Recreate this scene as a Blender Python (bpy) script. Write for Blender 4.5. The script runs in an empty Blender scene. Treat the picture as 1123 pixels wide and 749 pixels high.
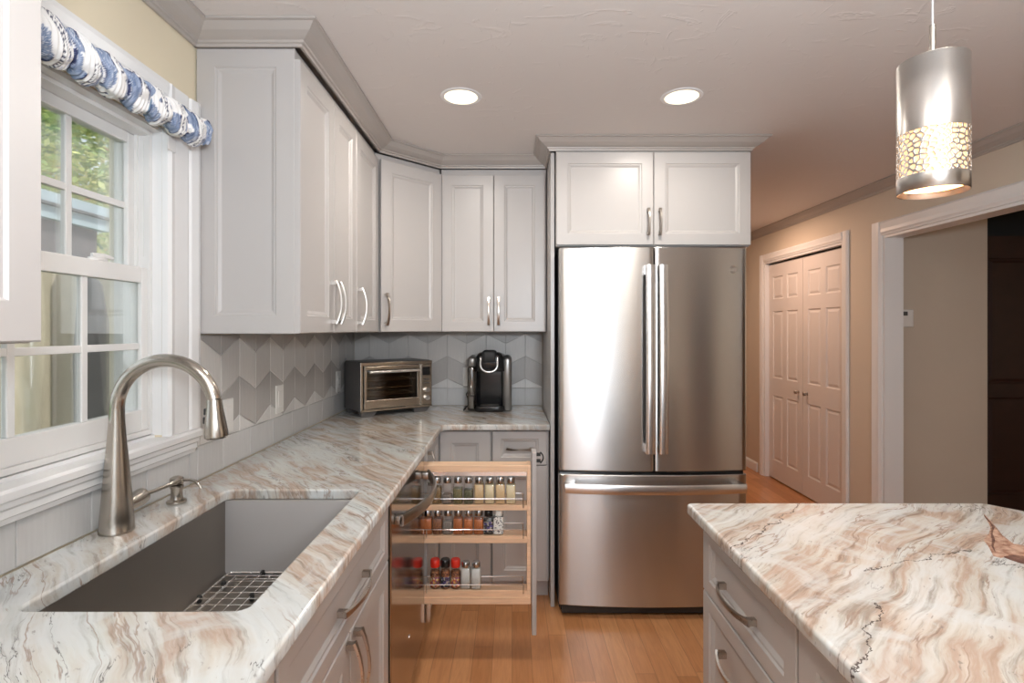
import bpy, bmesh, math, random
from mathutils import Vector, Matrix, noise
random.seed(7)
PI = math.pi
SC = bpy.context.scene
COL = SC.collection

# ------------------------------------------------------------------ camera
cam = bpy.data.cameras.new('camera'); camo = bpy.data.objects.new('camera', cam); COL.objects.link(camo)
camo.location = (0, 0, 1.395); camo.rotation_euler = (PI/2, 0, 0)
cam.sensor_width = 36; cam.lens = 580/1123*36; cam.shift_y = -13.5/1123; cam.clip_start = .02
SC.camera = camo
# ------------------------------------------------------------------ world, sun, area lights, exposure
W = bpy.data.worlds.new('world'); SC.world = W; W.use_nodes = True
bg = W.node_tree.nodes['Background']; bg.inputs[0].default_value = (.86, .93, 1, 1); bg.inputs[1].default_value = 1.1
def light(name, typ, loc, rot, energy, color, **kw):
    l = bpy.data.lights.new(name, typ); l.energy = energy; l.color = color
    for k, v in kw.items(): setattr(l, k, v)
    o = bpy.data.objects.new(name, l); COL.objects.link(o); o.location = loc; o.rotation_euler = rot
    return o
light('sun', 'SUN', (0, 0, 5), (math.radians(-25), math.radians(38), 0), 3.2, (1, .95, .86), angle=.02)
# added fill light behind the camera, set in a made-up door opening
light('rear_fill', 'AREA', (.25, -2.85, 1.1), (PI/2, 0, PI), 62, (.80, .90, 1.0), shape='RECTANGLE', size=1.7, size_y=1.9)
# the photographer's flash behind the camera, bounced off the ceiling
light('bounced_flash', 'AREA', (.35, -.45, 1.60), (PI-.55, 0, 0), 44, (.84, .92, 1.0), shape='DISK', size=.40)
# added warm fill light in the room beyond the wide doorway
light('far_room_fill', 'AREA', (5.9, .5, 1.4), (0, PI/2, 0), 7, (1, .80, .58), shape='RECTANGLE', size=1.4, size_y=1.6)
SC.view_settings.view_transform = 'Standard'; SC.view_settings.look = 'None'
SC.view_settings.exposure = 0.50; SC.view_settings.gamma = 1.0; SC.view_settings.use_curve_mapping = False
try:
    SC.cycles.max_bounces = 8; SC.cycles.transparent_max_bounces = 16; SC.cycles.use_denoising = True
    SC.cycles.sample_clamp_indirect = 6; SC.cycles.caustics_reflective = False; SC.cycles.caustics_refractive = False
except Exception: pass

# ------------------------------------------------------------------ materials
def new_mat(name):
    m = bpy.data.materials.new(name); m.use_nodes = True
    nt = m.node_tree; b = nt.nodes['Principled BSDF']
    return m, nt, b
def N(nt, typ, **kw):
    n = nt.nodes.new(typ)
    for k, v in kw.items(): setattr(n, k, v)
    return n
def L(nt, a, b): nt.links.new(a, b)
def math_(nt, op, a, b=None, c=None, clamp=False):
    n = N(nt, 'ShaderNodeMath', operation=op); n.use_clamp = clamp
    for i, v in enumerate((a, b, c)):
        if v is None: continue
        if isinstance(v, (int, float)): n.inputs[i].default_value = v
        else: L(nt, v, n.inputs[i])
    return n.outputs[0]
def ramp(nt, fac, stops):
    r = N(nt, 'ShaderNodeValToRGB'); el = r.color_ramp.elements
    while len(el) < len(stops): el.new(.5)
    for e, (p, c) in zip(el, stops): e.position = p; e.color = (*c, 1) if len(c) == 3 else c
    L(nt, fac, r.inputs[0]); return r.outputs[0]
def mixc(nt, fac, a, b, typ='MIX'):
    n = N(nt, 'ShaderNodeMix', data_type='RGBA', blend_type=typ)
    if isinstance(fac, (int, float)): n.inputs[0].default_value = fac
    else: L(nt, fac, n.inputs[0])
    for i, v in ((6, a), (7, b)):
        if isinstance(v, tuple): n.inputs[i].default_value = (*v, 1)
        else: L(nt, v, n.inputs[i])
    return n.outputs[2]
def noise_(nt, vec, scale, detail=4, rough=.55, dist=0):
    n = N(nt, 'ShaderNodeTexNoise'); n.inputs['Scale'].default_value = scale; n.inputs['Detail'].default_value = detail
    n.inputs['Roughness'].default_value = rough; n.inputs['Distortion'].default_value = dist
    if vec is not None: L(nt, vec, n.inputs['Vector'])
    return n.outputs['Fac']
def coord(nt, rot=(0, 0, 0), scale=(1, 1, 1), loc=(0, 0, 0)):
    t = N(nt, 'ShaderNodeTexCoord'); m = N(nt, 'ShaderNodeMapping')
    m.inputs['Rotation'].default_value = rot; m.inputs['Scale'].default_value = scale; m.inputs['Location'].default_value = loc
    L(nt, t.outputs['Object'], m.inputs[0]); return m.outputs[0]
def bump(nt, b, h, strength=.2, dist=.01):
    n = N(nt, 'ShaderNodeBump'); n.inputs['Strength'].default_value = strength; n.inputs['Distance'].default_value = dist
    L(nt, h, n.inputs['Height']); L(nt, n.outputs[0], b.inputs['Normal'])

def paint(name, c, rough=.5, var=.03, scale=6, bmp=0, metallic=0, spec=None, coat=0):
    m, nt, b = new_mat(name); v = coord(nt)
    f = noise_(nt, v, scale)
    lo = tuple(max(0, x*(1-var)) for x in c); hi = tuple(min(1, x*(1+var)) for x in c)
    L(nt, ramp(nt, f, [(.3, lo), (.7, hi)]), b.inputs['Base Color'])
    b.inputs['Roughness'].default_value = rough; b.inputs['Metallic'].default_value = metallic
    if spec is not None: b.inputs['Specular IOR Level'].default_value = spec
    if coat: b.inputs['Coat Weight'].default_value = coat
    if bmp: bump(nt, b, noise_(nt, v, 180, 3), bmp, .002)
    return m
def metal(name, c, rough=.25, aniso=0, rot=0, streak=None, axis='Z'):
    m, nt, b = new_mat(name)
    b.inputs['Metallic'].default_value = 1
    v = coord(nt, scale=streak or (40, 40, 40))
    f = noise_(nt, v, 6, 3)
    L(nt, ramp(nt, f, [(.25, tuple(x*.98 for x in c)), (.75, tuple(min(1, x*1.015) for x in c))]), b.inputs['Base Color'])
    L(nt, math_(nt, 'MULTIPLY_ADD', f, .04, rough-.02), b.inputs['Roughness'])
    if aniso:
        b.inputs['Anisotropic'].default_value = aniso; b.inputs['Anisotropic Rotation'].default_value = rot
        t = N(nt, 'ShaderNodeTangent', direction_type='RADIAL', axis=axis); L(nt, t.outputs[0], b.inputs['Tangent'])
    return m

M = {}
M['cab'] = paint('cabinet_paint', (.485, .46, .445), .34, .015, 3)
M['crown'] = paint('crown_paint', (.43, .39, .36), .40, .015, 3)
M['gap'] = paint('dark_gap', (.05, .045, .04), .8)
M['wallp'] = paint('beige_wall_paint', (.66, .575, .47), .75, .02, 2, .05)
M['white'] = paint('white_trim_paint', (.83, .825, .82), .38, .012, 4)
M['vinyl'] = paint('white_vinyl', (.79, .775, .755), .35, .01, 4)
M['doorw'] = paint('white_door_paint', (.74, .69, .66), .42, .015, 4)
M['plate'] = paint('white_plastic_plate', (.82, .80, .77), .35, .01, 9)
M['black'] = paint('black_plastic', (.012, .012, .013), .22, .1, 20)
M['blackm'] = paint('black_matt_plastic', (.02, .02, .02), .55, .1, 30)
M['dkgrey'] = paint('dark_grey_enamel', (.085, .08, .078), .38, .05, 10)
M['nickel'] = metal('brushed_nickel', (.50, .46, .41), .24, .55, 0)
M['pull'] = metal('satin_nickel_pull', (.46, .42, .38), .28)
M['chrome'] = metal('chrome', (.82, .82, .83), .08)
M['fridge'] = metal('brushed_stainless', (.55, .535, .52), .27, .88, .25, (.5, .5, 60))
for n_ in list(M['fridge'].node_tree.links):
    if n_.to_socket.name == 'Roughness': M['fridge'].node_tree.links.remove(n_)
M['fridge'].node_tree.nodes['Principled BSDF'].inputs['Roughness'].default_value = .27
M['fhandle'] = metal('handle_stainless', (.72, .71, .71), .24, .4, .25)
M['dw'] = metal('polished_stainless', (.40, .365, .335), .13, .2, .25, (1, 1, 160))
M['sink'] = metal('sink_steel', (.35, .32, .29), .46, .3, 0, (120, 120, 2))
M['edge'] = metal('bright_steel_edge', (.9, .88, .86), .2)
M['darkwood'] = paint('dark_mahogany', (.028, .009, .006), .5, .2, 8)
M['unlitwall'] = paint('dark_green_grey_unlit', (.03, .032, .032), .8)  # darkness of the unlit closet and far recess, put into the colour
M['redcap'] = paint('red_plastic', (.72, .035, .02), .3, .05, 20)
M['paper'] = paint('white_label_paper', (.82, .80, .74), .6, .03, 30)
M['siding'] = paint('dark_siding', (.11, .095, .10), .8, .2, 3)
M['roofblue'] = paint('blue_grey_roof', (.36, .45, .50), .6, .1, 3)
M['canvas'] = paint('beige_canvas', (.60, .54, .42), .85, .08, 4, .1)
M['darkcanvas'] = paint('charcoal_canvas', (.07, .075, .08), .8, .1, 5)
M['grass'] = paint('grass', (.10, .17, .05), .9, .3, 3)
M['bark'] = paint('bark', (.12, .08, .05), .9, .3, 20)
M['grout'] = paint('tile_grout', (.50, .48, .46), .8, .03, 40)

def wood(name, c, scale=(1, 14, 14), rough=.4):
    m, nt, b = new_mat(name); v = coord(nt, scale=scale)
    f = noise_(nt, v, 5, 5, .6, .6)
    L(nt, ramp(nt, f, [(.25, tuple(x*.78 for x in c)), (.55, c), (.8, tuple(min(1, x*1.12) for x in c))]), b.inputs['Base Color'])
    b.inputs['Roughness'].default_value = rough
    return m
M['maple'] = wood('maple_wood', (.86, .58, .38))
# ceiling: brushed plaster
m, nt, b = new_mat('ceiling_plaster'); v = coord(nt)
b.inputs['Base Color'].default_value = (.72, .675, .645, 1); b.inputs['Roughness'].default_value = .7
f1 = noise_(nt, coord(nt, (0, 0, .5), (1.0, 2.6, 1)), 5, 3, .5, 1.8)
r1 = ramp(nt, f1, [(.63, (0, 0, 0)), (.69, (1, 1, 1)), (.72, (.1, .1, .1))])
f2 = noise_(nt, coord(nt, (0, 0, -.7), (2.2, 1.0, 1), (3, 1, 0)), 6, 3, .5, 2.0)
r2 = ramp(nt, f2, [(.66, (0, 0, 0)), (.71, (1, 1, 1)), (.74, (.05, .05, .05))])
h = math_(nt, 'ADD', r1, r2); h = math_(nt, 'MULTIPLY_ADD', noise_(nt, v, 26, 3), .25, h)
bump(nt, b, h, .24, .004)
L(nt, mixc(nt, math_(nt, 'MULTIPLY', r1, .25), (.72, .675, .645), (.80, .76, .73)), b.inputs['Base Color'])
M['ceil'] = m
# hardwood floor: strips along Y, each strip with its own tone
m, nt, b = new_mat('oak_strip_floor')
tc = N(nt, 'ShaderNodeTexCoord'); sp = N(nt, 'ShaderNodeSeparateXYZ'); L(nt, tc.outputs['Object'], sp.inputs[0])
PW = .083
cx = math_(nt, 'DIVIDE', sp.outputs[0], PW); ci = math_(nt, 'FLOOR', cx); fx = math_(nt, 'FRACT', cx)
wn = N(nt, 'ShaderNodeTexWhiteNoise', noise_dimensions='1D'); L(nt, ci, wn.inputs['W'])
cy = math_(nt, 'ADD', math_(nt, 'DIVIDE', sp.outputs[1], .95), math_(nt, 'MULTIPLY', wn.outputs['Value'], 7.3))
cj = math_(nt, 'FLOOR', cy); fy = math_(nt, 'FRACT', cy)
wn2 = N(nt, 'ShaderNodeTexWhiteNoise', noise_dimensions='2D'); cb = N(nt, 'ShaderNodeCombineXYZ'); L(nt, ci, cb.inputs[0]); L(nt, cj, cb.inputs[1]); L(nt, cb.outputs[0], wn2.inputs['Vector'])
off = N(nt, 'ShaderNodeVectorMath', operation='MULTIPLY_ADD'); L(nt, wn2.outputs['Color'], off.inputs[0]); off.inputs[1].default_value = (9, 9, 9); L(nt, tc.outputs['Object'], off.inputs[2])
mp = N(nt, 'ShaderNodeMapping'); mp.inputs['Scale'].default_value = (14, 1.3, 1); L(nt, off.outputs[0], mp.inputs[0])
g = noise_(nt, mp.outputs[0], 4, 5, .6, 1.2)
base = ramp(nt, wn2.outputs['Value'], [(0, (.52, .23, .09)), (.5, (.60, .275, .115)), (1, (.68, .34, .155))])
grain = ramp(nt, g, [(.3, (.84, .80, .77)), (.6, (1, 1, 1))])
colr = mixc(nt, 1, base, grain, 'MULTIPLY')
ex = math_(nt, 'MINIMUM', fx, math_(nt, 'SUBTRACT', 1, fx)); ey = math_(nt, 'MULTIPLY', math_(nt, 'MINIMUM', fy, math_(nt, 'SUBTRACT', 1, fy)), 11)
e = math_(nt, 'LESS_THAN', math_(nt, 'MINIMUM', ex, ey), .016)
L(nt, mixc(nt, math_(nt, 'MULTIPLY', e, .45), colr, (.16, .06, .02)), b.inputs['Base Color'])
b.inputs['Roughness'].default_value = .28
M['floor'] = m

# granite
def granite(name, ang, loc, warp=.15, cracks=()):
    m, nt, b = new_mat(name)
    tc = N(nt, 'ShaderNodeTexCoord')
    wn = N(nt, 'ShaderNodeTexNoise'); wn.inputs['Scale'].default_value = 2.1; wn.inputs['Detail'].default_value = 3
    L(nt, tc.outputs['Object'], wn.inputs['Vector'])
    d = N(nt, 'ShaderNodeVectorMath', operation='MULTIPLY_ADD'); L(nt, wn.outputs['Color'], d.inputs[0]); d.inputs[1].default_value = (warp, warp, .1); L(nt, tc.outputs['Object'], d.inputs[2])
    wn3 = N(nt, 'ShaderNodeTexNoise'); wn3.inputs['Scale'].default_value = 11; wn3.inputs['Detail'].default_value = 4
    L(nt, tc.outputs['Object'], wn3.inputs['Vector'])
    d2 = N(nt, 'ShaderNodeVectorMath', operation='MULTIPLY_ADD'); L(nt, wn3.outputs['Color'], d2.inputs[0]); d2.inputs[1].default_value = (.022, .022, .022); L(nt, d.outputs[0], d2.inputs[2])
    def mapd(src, sc, l=(0, 0, 0)):
        r = N(nt, 'ShaderNodeMapping', vector_type='TEXTURE'); r.inputs['Rotation'].default_value = (0, 0, ang); L(nt, src, r.inputs[0])
        q = N(nt, 'ShaderNodeMapping'); q.inputs['Scale'].default_value = sc; q.inputs['Location'].default_value = tuple(loc[i]+l[i] for i in range(3)); L(nt, r.outputs[0], q.inputs[0]); return q.outputs[0]
    big = noise_(nt, mapd(d.outputs[0], (.65, 3.2, 1)), 1.6, 3, .5)
    mid = noise_(nt, mapd(d2.outputs[0], (.8, 7.5, 2)), 2.4, 6, .6)
    fine = noise_(nt, mapd(d2.outputs[0], (1.6, 24, 6), (3, 1, 0)), 3.0, 5, .62)
    t = math_(nt, 'ADD', math_(nt, 'MULTIPLY', big, .55), math_(nt, 'MULTIPLY', mid, .45))
    c1 = ramp(nt, t, [(.33, (.58, .60, .58)), (.42, (.76, .76, .73)), (.475, (.66, .61, .54)), (.51, (.55, .41, .32)), (.545, (.68, .60, .52)), (.60, (.78, .77, .74)), (.66, (.52, .45, .37)), (.72, (.72, .72, .69))])
    c2 = ramp(nt, fine, [(.34, (.42, .36, .31)), (.48, (1, 1, 1)), (.60, (1.0, .98, .96)), (.70, (.80, .74, .68))])
    c = mixc(nt, .62, c1, c2, 'MULTIPLY')
    # cloudy grey and white patches
    cl = noise_(nt, d2.outputs[0], 7, 5, .6, .8)
    c = mixc(nt, math_(nt, 'MULTIPLY', ramp(nt, cl, [(.49, (0, 0, 0)), (.60, (1, 1, 1))]), .55), c, (.74, .76, .75))
    # thin red-brown veins, masked
    vn = noise_(nt, mapd(d2.outputs[0], (.7, 6.5, 1), (7, 2, 0)), 2.4, 5, .55)
    vv = math_(nt, 'ABSOLUTE', math_(nt, 'SUBTRACT', vn, .5))
    vein = ramp(nt, vv, [(.002, (1, 1, 1)), (.013, (0, 0, 0))])
    mask = ramp(nt, noise_(nt, d.outputs[0], 3.4, 3), [(.42, (0, 0, 0)), (.52, (1, 1, 1))])
    c = mixc(nt, math_(nt, 'MULTIPLY', math_(nt, 'MULTIPLY', vein, mask), .85), c, (.38, .27, .21))
    vn2 = noise_(nt, mapd(d2.outputs[0], (.9, 6, 1), (-4, 9, 0)), 2.4, 6, .58)
    vein2 = ramp(nt, math_(nt, 'ABSOLUTE', math_(nt, 'SUBTRACT', vn2, .52)), [(.0005, (1, 1, 1)), (.006, (0, 0, 0))])
    mask2 = ramp(nt, noise_(nt, d.outputs[0], 5.5, 2), [(.55, (0, 0, 0)), (.62, (1, 1, 1))])
    c = mixc(nt, math_(nt, 'MULTIPLY', math_(nt, 'MULTIPLY', vein2, mask2), .9), c, (.06, .05, .05))
    spk = noise_(nt, mapd(d2.outputs[0], (14, 40, 14)), 3, 3, .5)
    c = mixc(nt, math_(nt, 'MULTIPLY', ramp(nt, spk, [(.66, (0, 0, 0)), (.72, (1, 1, 1))]), .55), c, (.25, .22, .20))
    if cracks:
        s2 = N(nt, 'ShaderNodeSeparateXYZ'); L(nt, tc.outputs['Object'], s2.inputs[0])
        wig = math_(nt, 'MULTIPLY', math_(nt, 'SUBTRACT', noise_(nt, tc.outputs['Object'], 16, 5, .65), .5), .075)
        for (x0, y0, x1, y1, wd) in cracks:
            ln = math.hypot(x1-x0, y1-y0); ux, uy = (x1-x0)/ln, (y1-y0)/ln
            dx = math_(nt, 'SUBTRACT', s2.outputs[0], x0); dy = math_(nt, 'SUBTRACT', s2.outputs[1], y0)
            al = math_(nt, 'ADD', math_(nt, 'MULTIPLY', dx, ux), math_(nt, 'MULTIPLY', dy, uy))
            ac = math_(nt, 'ADD', math_(nt, 'SUBTRACT', math_(nt, 'MULTIPLY', dx, uy), math_(nt, 'MULTIPLY', dy, ux)), wig)
            on = math_(nt, 'MULTIPLY', math_(nt, 'MULTIPLY', math_(nt, 'GREATER_THAN', al, 0), math_(nt, 'LESS_THAN', al, ln)), math_(nt, 'LESS_THAN', math_(nt, 'ABSOLUTE', ac), wd))
            c = mixc(nt, math_(nt, 'MULTIPLY', on, .85), c, (.07, .05, .045))
    c = mixc(nt, 1, c, (.86, .885, .91), 'MULTIPLY')
    L(nt, c, b.inputs['Base Color'])
    b.inputs['Roughness'].default_value = .14
    b.inputs['Coat Weight'].default_value = .3; b.inputs['Coat Roughness'].default_value = .05
    return m
M['granL'] = granite('granite_window_run', math.radians(-48), (2.3, .4, 0))
M['granI'] = granite('granite_island', math.radians(40), (5.2, 3.3, 0),
                     cracks=((.485, 1.16, .80, 1.46, .0016), (.47, .72, .64, .93, .0014), (.70, 1.05, 1.0, 1.16, .0012)))
# tiles read a per-face tone
m, nt, b = new_mat('wall_tile'); at = N(nt, 'ShaderNodeAttribute', attribute_name='tone')
f = noise_(nt, coord(nt, scale=(30, 30, 3)), 4, 4)
L(nt, mixc(nt, 1, at.outputs['Color'], ramp(nt, f, [(.3, (.95, .95, .95)), (.7, (1.02, 1.02, 1.02))]), 'MULTIPLY'), b.inputs['Base Color'])
b.inputs['Roughness'].default_value = .38
M['tile'] = m
m, nt, b = new_mat('printed_fabric'); at = N(nt, 'ShaderNodeAttribute', attribute_name='tone')
L(nt, at.outputs['Color'], b.inputs['Base Color']); b.inputs['Roughness'].default_value = .85
M['fabric'] = m
def glassmat(name, tint=(1, 1, 1), refl=.12, rough=.02):
    m = bpy.data.materials.new(name); m.use_nodes = True; nt = m.node_tree; nt.nodes.clear()
    o = N(nt, 'ShaderNodeOutputMaterial'); t = N(nt, 'ShaderNodeBsdfTransparent'); g = N(nt, 'ShaderNodeBsdfGlossy'); mx = N(nt, 'ShaderNodeMixShader')
    t.inputs[0].default_value = (*tint, 1); g.inputs['Roughness'].default_value = rough; g.inputs[0].default_value = (1, 1, 1, 1)
    fr = N(nt, 'ShaderNodeLayerWeight'); fr.inputs[0].default_value = .25
    L(nt, math_(nt, 'MULTIPLY_ADD', fr.outputs['Fresnel'], .6, refl*.4, clamp=True), mx.inputs[0])
    L(nt, t.outputs[0], mx.inputs[1]); L(nt, g.outputs[0], mx.inputs[2]); L(nt, mx.outputs[0], o.inputs[0])
    return m
M['glass'] = glassmat('window_glass', (.97, .98, .975), .06)
M['jarglass'] = glassmat('jar_glass', (.98, .98, .98), .10, .05)
M['ovenglass'] = glassmat('oven_glass', (.62, .57, .50), .12, .05)
M['resglass'] = glassmat('reservoir_plastic', (.50, .47, .43), .35, .08)
def emis(name, c, s):
    m, nt, b = new_mat(name); b.inputs['Emission Color'].default_value = (*c, 1); b.inputs['Emission Strength'].default_value = s
    b.inputs['Base Color'].default_value = (*c, 1); b.inputs['Roughness'].default_value = .5; return m
M['lens'] = emis('frosted_lamp_lens', (1, .90, .66), 1.15)
M['bulb'] = emis('pendant_frosted_glass', (1, .60, .30), .95)
def powder(name, c1, c2, scale=160):
    m, nt, b = new_mat(name)
    L(nt, ramp(nt, noise_(nt, coord(nt), scale, 3), [(.38, c1), (.62, c2)]), b.inputs['Base Color']); b.inputs['Roughness'].default_value = .9; return m
def leafmat(name, stops):
    m, nt, b = new_mat(name); at = N(nt, 'ShaderNodeAttribute', attribute_name='tone')
    L(nt, ramp(nt, at.outputs['Fac'], stops), b.inputs['Base Color']); b.inputs['Roughness'].default_value = .6; return m
M['leaf'] = leafmat('tree_leaves', [(0, (.14, .26, .06)), (.35, (.40, .54, .14)), (.65, (.80, .82, .28)), (.9, (.92, .80, .34)), (.97, (.90, .30, .12))])

# ------------------------------------------------------------------ helpers
def link(name, me, mat, parent=None, smooth=False, autos=None):
    mats = mat if isinstance(mat, (list, tuple)) else [mat]
    for q in mats: me.materials.append(q)
    if smooth:
        for p in me.polygons: p.use_smooth = True
        if autos is not None:
            try: me.set_sharp_from_angle(angle=math.radians(autos))
            except Exception: pass
    o = bpy.data.objects.new(name, me); COL.objects.link(o)
    if parent is not None: o.parent = parent
    return o
def tag(o, label=None, cat=None, group=None, kind=None):
    if label: o['label'] = label
    if cat: o['category'] = cat
    if group: o['group'] = group
    if kind: o['kind'] = kind
    return o
def empty(name, loc=(0, 0, 0), rz=0, label=None, cat=None, group=None):
    o = bpy.data.objects.new(name, None); COL.objects.link(o); o.location = loc; o.rotation_euler = (0, 0, rz); o.empty_display_size = .05
    return tag(o, label, cat, group)
def copy_tree(o, parent=None):
    c = o.copy(); COL.objects.link(c); c.parent = parent
    for ch in list(o.children): copy_tree(ch, c)
    return c

class MB:
    def __init__(s): s.v = []; s.f = []; s.mi = []; s.cur = 0
    def add(s, vs, fs):
        n = len(s.v); s.v += [tuple(v) for v in vs]
        for f in fs: s.f.append(tuple(i+n for i in f)); s.mi.append(s.cur)
        return s
    def box(s, x0, x1, y0, y1, z0, z1, c=0):
        if c <= 0:
            vs = [(x, y, z) for x in (x0, x1) for y in (y0, y1) for z in (z0, z1)]
            return s.add(vs, [(0, 1, 3, 2), (4, 6, 7, 5), (0, 4, 5, 1), (2, 3, 7, 6), (0, 2, 6, 4), (1, 5, 7, 3)])
        bm = bmesh.new(); bmesh.ops.create_cube(bm, size=1)
        for v in bm.verts: v.co = Vector(((x0+x1)/2+v.co.x*(x1-x0), (y0+y1)/2+v.co.y*(y1-y0), (z0+z1)/2+v.co.z*(z1-z0)))
        bmesh.ops.bevel(bm, geom=bm.edges[:], offset=c, segments=2, profile=.5, affect='EDGES')
        bm.verts.index_update(); vs = [v.co[:] for v in bm.verts]; fs = [[v.index for v in f.verts] for f in bm.faces]; bm.free()
        return s.add(vs, fs)
    def prism(s, poly, axis, a, b):
        # poly: 2D points; axis: extruded axis
        def P(p, t): return {'x': (t, p[0], p[1]), 'y': (p[0], t, p[1]), 'z': (p[0], p[1], t)}[axis]
        n = len(poly); vs = [P(p, a) for p in poly]+[P(p, b) for p in poly]
        fs = [tuple(range(n)), tuple(range(2*n-1, n-1, -1))]+[(i, i+n, (i+1) % n+n, (i+1) % n) for i in range(n)]
        return s.add(vs, fs)
    def tube(s, pts, r, seg=12, cap=True, closed=False):
        pts = [Vector(p) for p in pts]; n = len(pts); rr = r if isinstance(r, (list, tuple)) else [r]*n
        up = None; rings = []
        for i in range(n):
            if closed: t = (pts[(i+1) % n]-pts[i-1]).normalized()
            else: t = (pts[min(i+1, n-1)]-pts[max(i-1, 0)]).normalized()
            if up is None:
                a = Vector((0, 0, 1)) if abs(t.z) < .9 else Vector((1, 0, 0)); up = (a-t*a.dot(t)).normalized()
            else: up = (up-t*up.dot(t)).normalized()
            sd = t.cross(up)
            rings.append([pts[i]+(up*math.cos(2*PI*k/seg)+sd*math.sin(2*PI*k/seg))*rr[i] for k in range(seg)])
        vs = [v for ring in rings for v in ring]; fs = []
        for i in range(n if closed else n-1):
            j = (i+1) % n
            for k in range(seg): fs.append((i*seg+k, i*seg+(k+1) % seg, j*seg+(k+1) % seg, j*seg+k))
        if cap and not closed: fs += [tuple(range(seg-1, -1, -1)), tuple((n-1)*seg+k for k in range(seg))]
        return s.add(vs, fs)
    def lathe(s, prof, c=(0, 0, 0), seg=32, mat=None, sx=1, sy=1):
        # prof: (radius, z)
        vs = []; fs = []; n = len(prof)
        for (r, z) in prof:
            for k in range(seg): vs.append(Vector((r*math.cos(2*PI*k/seg)*sx, r*math.sin(2*PI*k/seg)*sy, z)))
        for i in range(n-1):
            for k in range(seg): fs.append((i*seg+k, i*seg+(k+1) % seg, (i+1)*seg+(k+1) % seg, (i+1)*seg+k))
        if prof[0][0] > 1e-5: fs.append(tuple(range(seg-1, -1, -1)))
        if prof[-1][0] > 1e-5: fs.append(tuple((n-1)*seg+k for k in range(seg)))
        if mat is not None: vs = [mat @ v for v in vs]
        vs = [v+Vector(c) for v in vs]
        return s.add(vs, fs)
    def rings(s, rs, cap0=True, cap1=True):
        # list of equal-length vertex loops
        n = len(rs[0]); vs = [v for r in rs for v in r]; fs = []
        for i in range(len(rs)-1):
            for k in range(n): fs.append((i*n+k, i*n+(k+1) % n, (i+1)*n+(k+1) % n, (i+1)*n+k))
        if cap0: fs.append(tuple(range(n-1, -1, -1)))
        if cap1: fs.append(tuple((len(rs)-1)*n+k for k in range(n)))
        return s.add(vs, fs)
    def build(s, name, mat, parent=None, smooth=False, autos=35, bevel=0, merge=True):
        me = bpy.data.meshes.new(name); me.from_pydata(s.v, [], s.f)
        for p, i in zip(me.polygons, s.mi): p.material_index = i
        bm = bmesh.new(); bm.from_mesh(me)
        if merge: bmesh.ops.remove_doubles(bm, verts=bm.verts, dist=1e-6)
        bmesh.ops.recalc_face_normals(bm, faces=bm.faces)
        bm.to_mesh(me); bm.free()
        o = link(name, me, mat, parent, smooth, autos)
        if bevel:
            md = o.modifiers.new('b', 'BEVEL'); md.width = bevel; md.segments = 2; md.limit_method = 'ANGLE'; md.angle_limit = math.radians(50)
        return o
def R(a): return math.radians(a)
def rrect(x0, x1, y0, y1, r, seg=5):
    out = []
    for cx_, cy_, a0 in ((x1-r, y1-r, 0), (x0+r, y1-r, 90), (x0+r, y0+r, 180), (x1-r, y0+r, 270)):
        for k in range(seg+1):
            a = R(a0+90*k/seg); out.append((cx_+r*math.cos(a), cy_+r*math.sin(a)))
    return out
def sweep(path, prof, name, mat, parent=None):
    # profile (out, z) carried along a floor path, outward = right of travel, mitred
    mb = MB(); n = len(path); P = [Vector(p) for p in path]; rs = []
    for i in range(n):
        d0 = (P[i]-P[i-1]).normalized() if i > 0 else None
        d1 = (P[i+1]-P[i]).normalized() if i < n-1 else None
        if d0 is None: d0 = d1
        if d1 is None: d1 = d0
        n0 = Vector((d0.y, -d0.x)); n1 = Vector((d1.y, -d1.x)); mt = (n0+n1).normalized(); k = 1/max(.2, mt.dot(n0))
        rs.append([(P[i].x+mt.x*k*o, P[i].y+mt.y*k*o, z) for o, z in prof])
    mb.rings(rs); return mb.build(name, mat, parent)

DOOR_RINGS = [(0, .0), (.003, -.003), (.003, -.003)]
def door_mesh(w, h, x0, z0, stile=.056, t=.020, y=0, rail=None):
    """framed door with a recessed centre; front faces -Y, back at y"""
    mb = MB(); f = y-t; rail = rail or stile
    def ring(ix, iz, dep): return [(x0+ix, f+dep, z0+iz), (x0+w-ix, f+dep, z0+iz), (x0+w-ix, f+dep, z0+h-iz), (x0+ix, f+dep, z0+h-iz)]
    e = .0025
    rs = [ring(0, 0, t), ring(0, 0, e), ring(e, e, 0)]
    for a, dp in ((0, 0), (.004, .004), (.009, .0045), (.017, .010), (.020, .0105)):
        rs.append(ring(stile+a, rail+a, dp))
    mb.rings(rs); return mb
def pull_mesh(L_=.15, out=.034, vertical=False, c=(0, 0, 0), w0=.016, w1=.010):
    """arched flat pull with flared ends on two feet; bulges to -Y from surface c"""
    mb = MB(); n = 22; rs = []; t = .0055
    for i in range(n+1):
        u = -L_/2+L_*i/n; q = 2*u/L_
        o = .016+(out-.016)*(1-q*q); w = w1+(w0-w1)*abs(q)**2.2
        dz = -(out-.016)*4*q/L_*1.0; ln = math.hypot(1, dz); nu, no = -dz/ln, 1/ln
        def pt(a, b_): # a across width, b_ through thickness
            uu = u+nu*b_; oo = o+no*b_
            return (c[0]+(a if vertical else uu), c[1]-oo, c[2]+(uu if vertical else a))
        rs.append([pt(-w/2, 0), pt(w/2, 0), pt(w/2*.8, t), pt(-w/2*.8, t)])
    mb.rings(rs)
    for sgn in (-1, 1):
        a0, a1 = sorted((sgn*(L_/2-.001), sgn*(L_/2-.014))); hw = w0/2*.9
        if vertical: mb.box(c[0]-hw, c[0]+hw, c[1]-.019, c[1], c[2]+a0, c[2]+a1)
        else: mb.box(c[0]+a0, c[0]+a1, c[1]-.019, c[1], c[2]-hw, c[2]+hw)
    return mb
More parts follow.
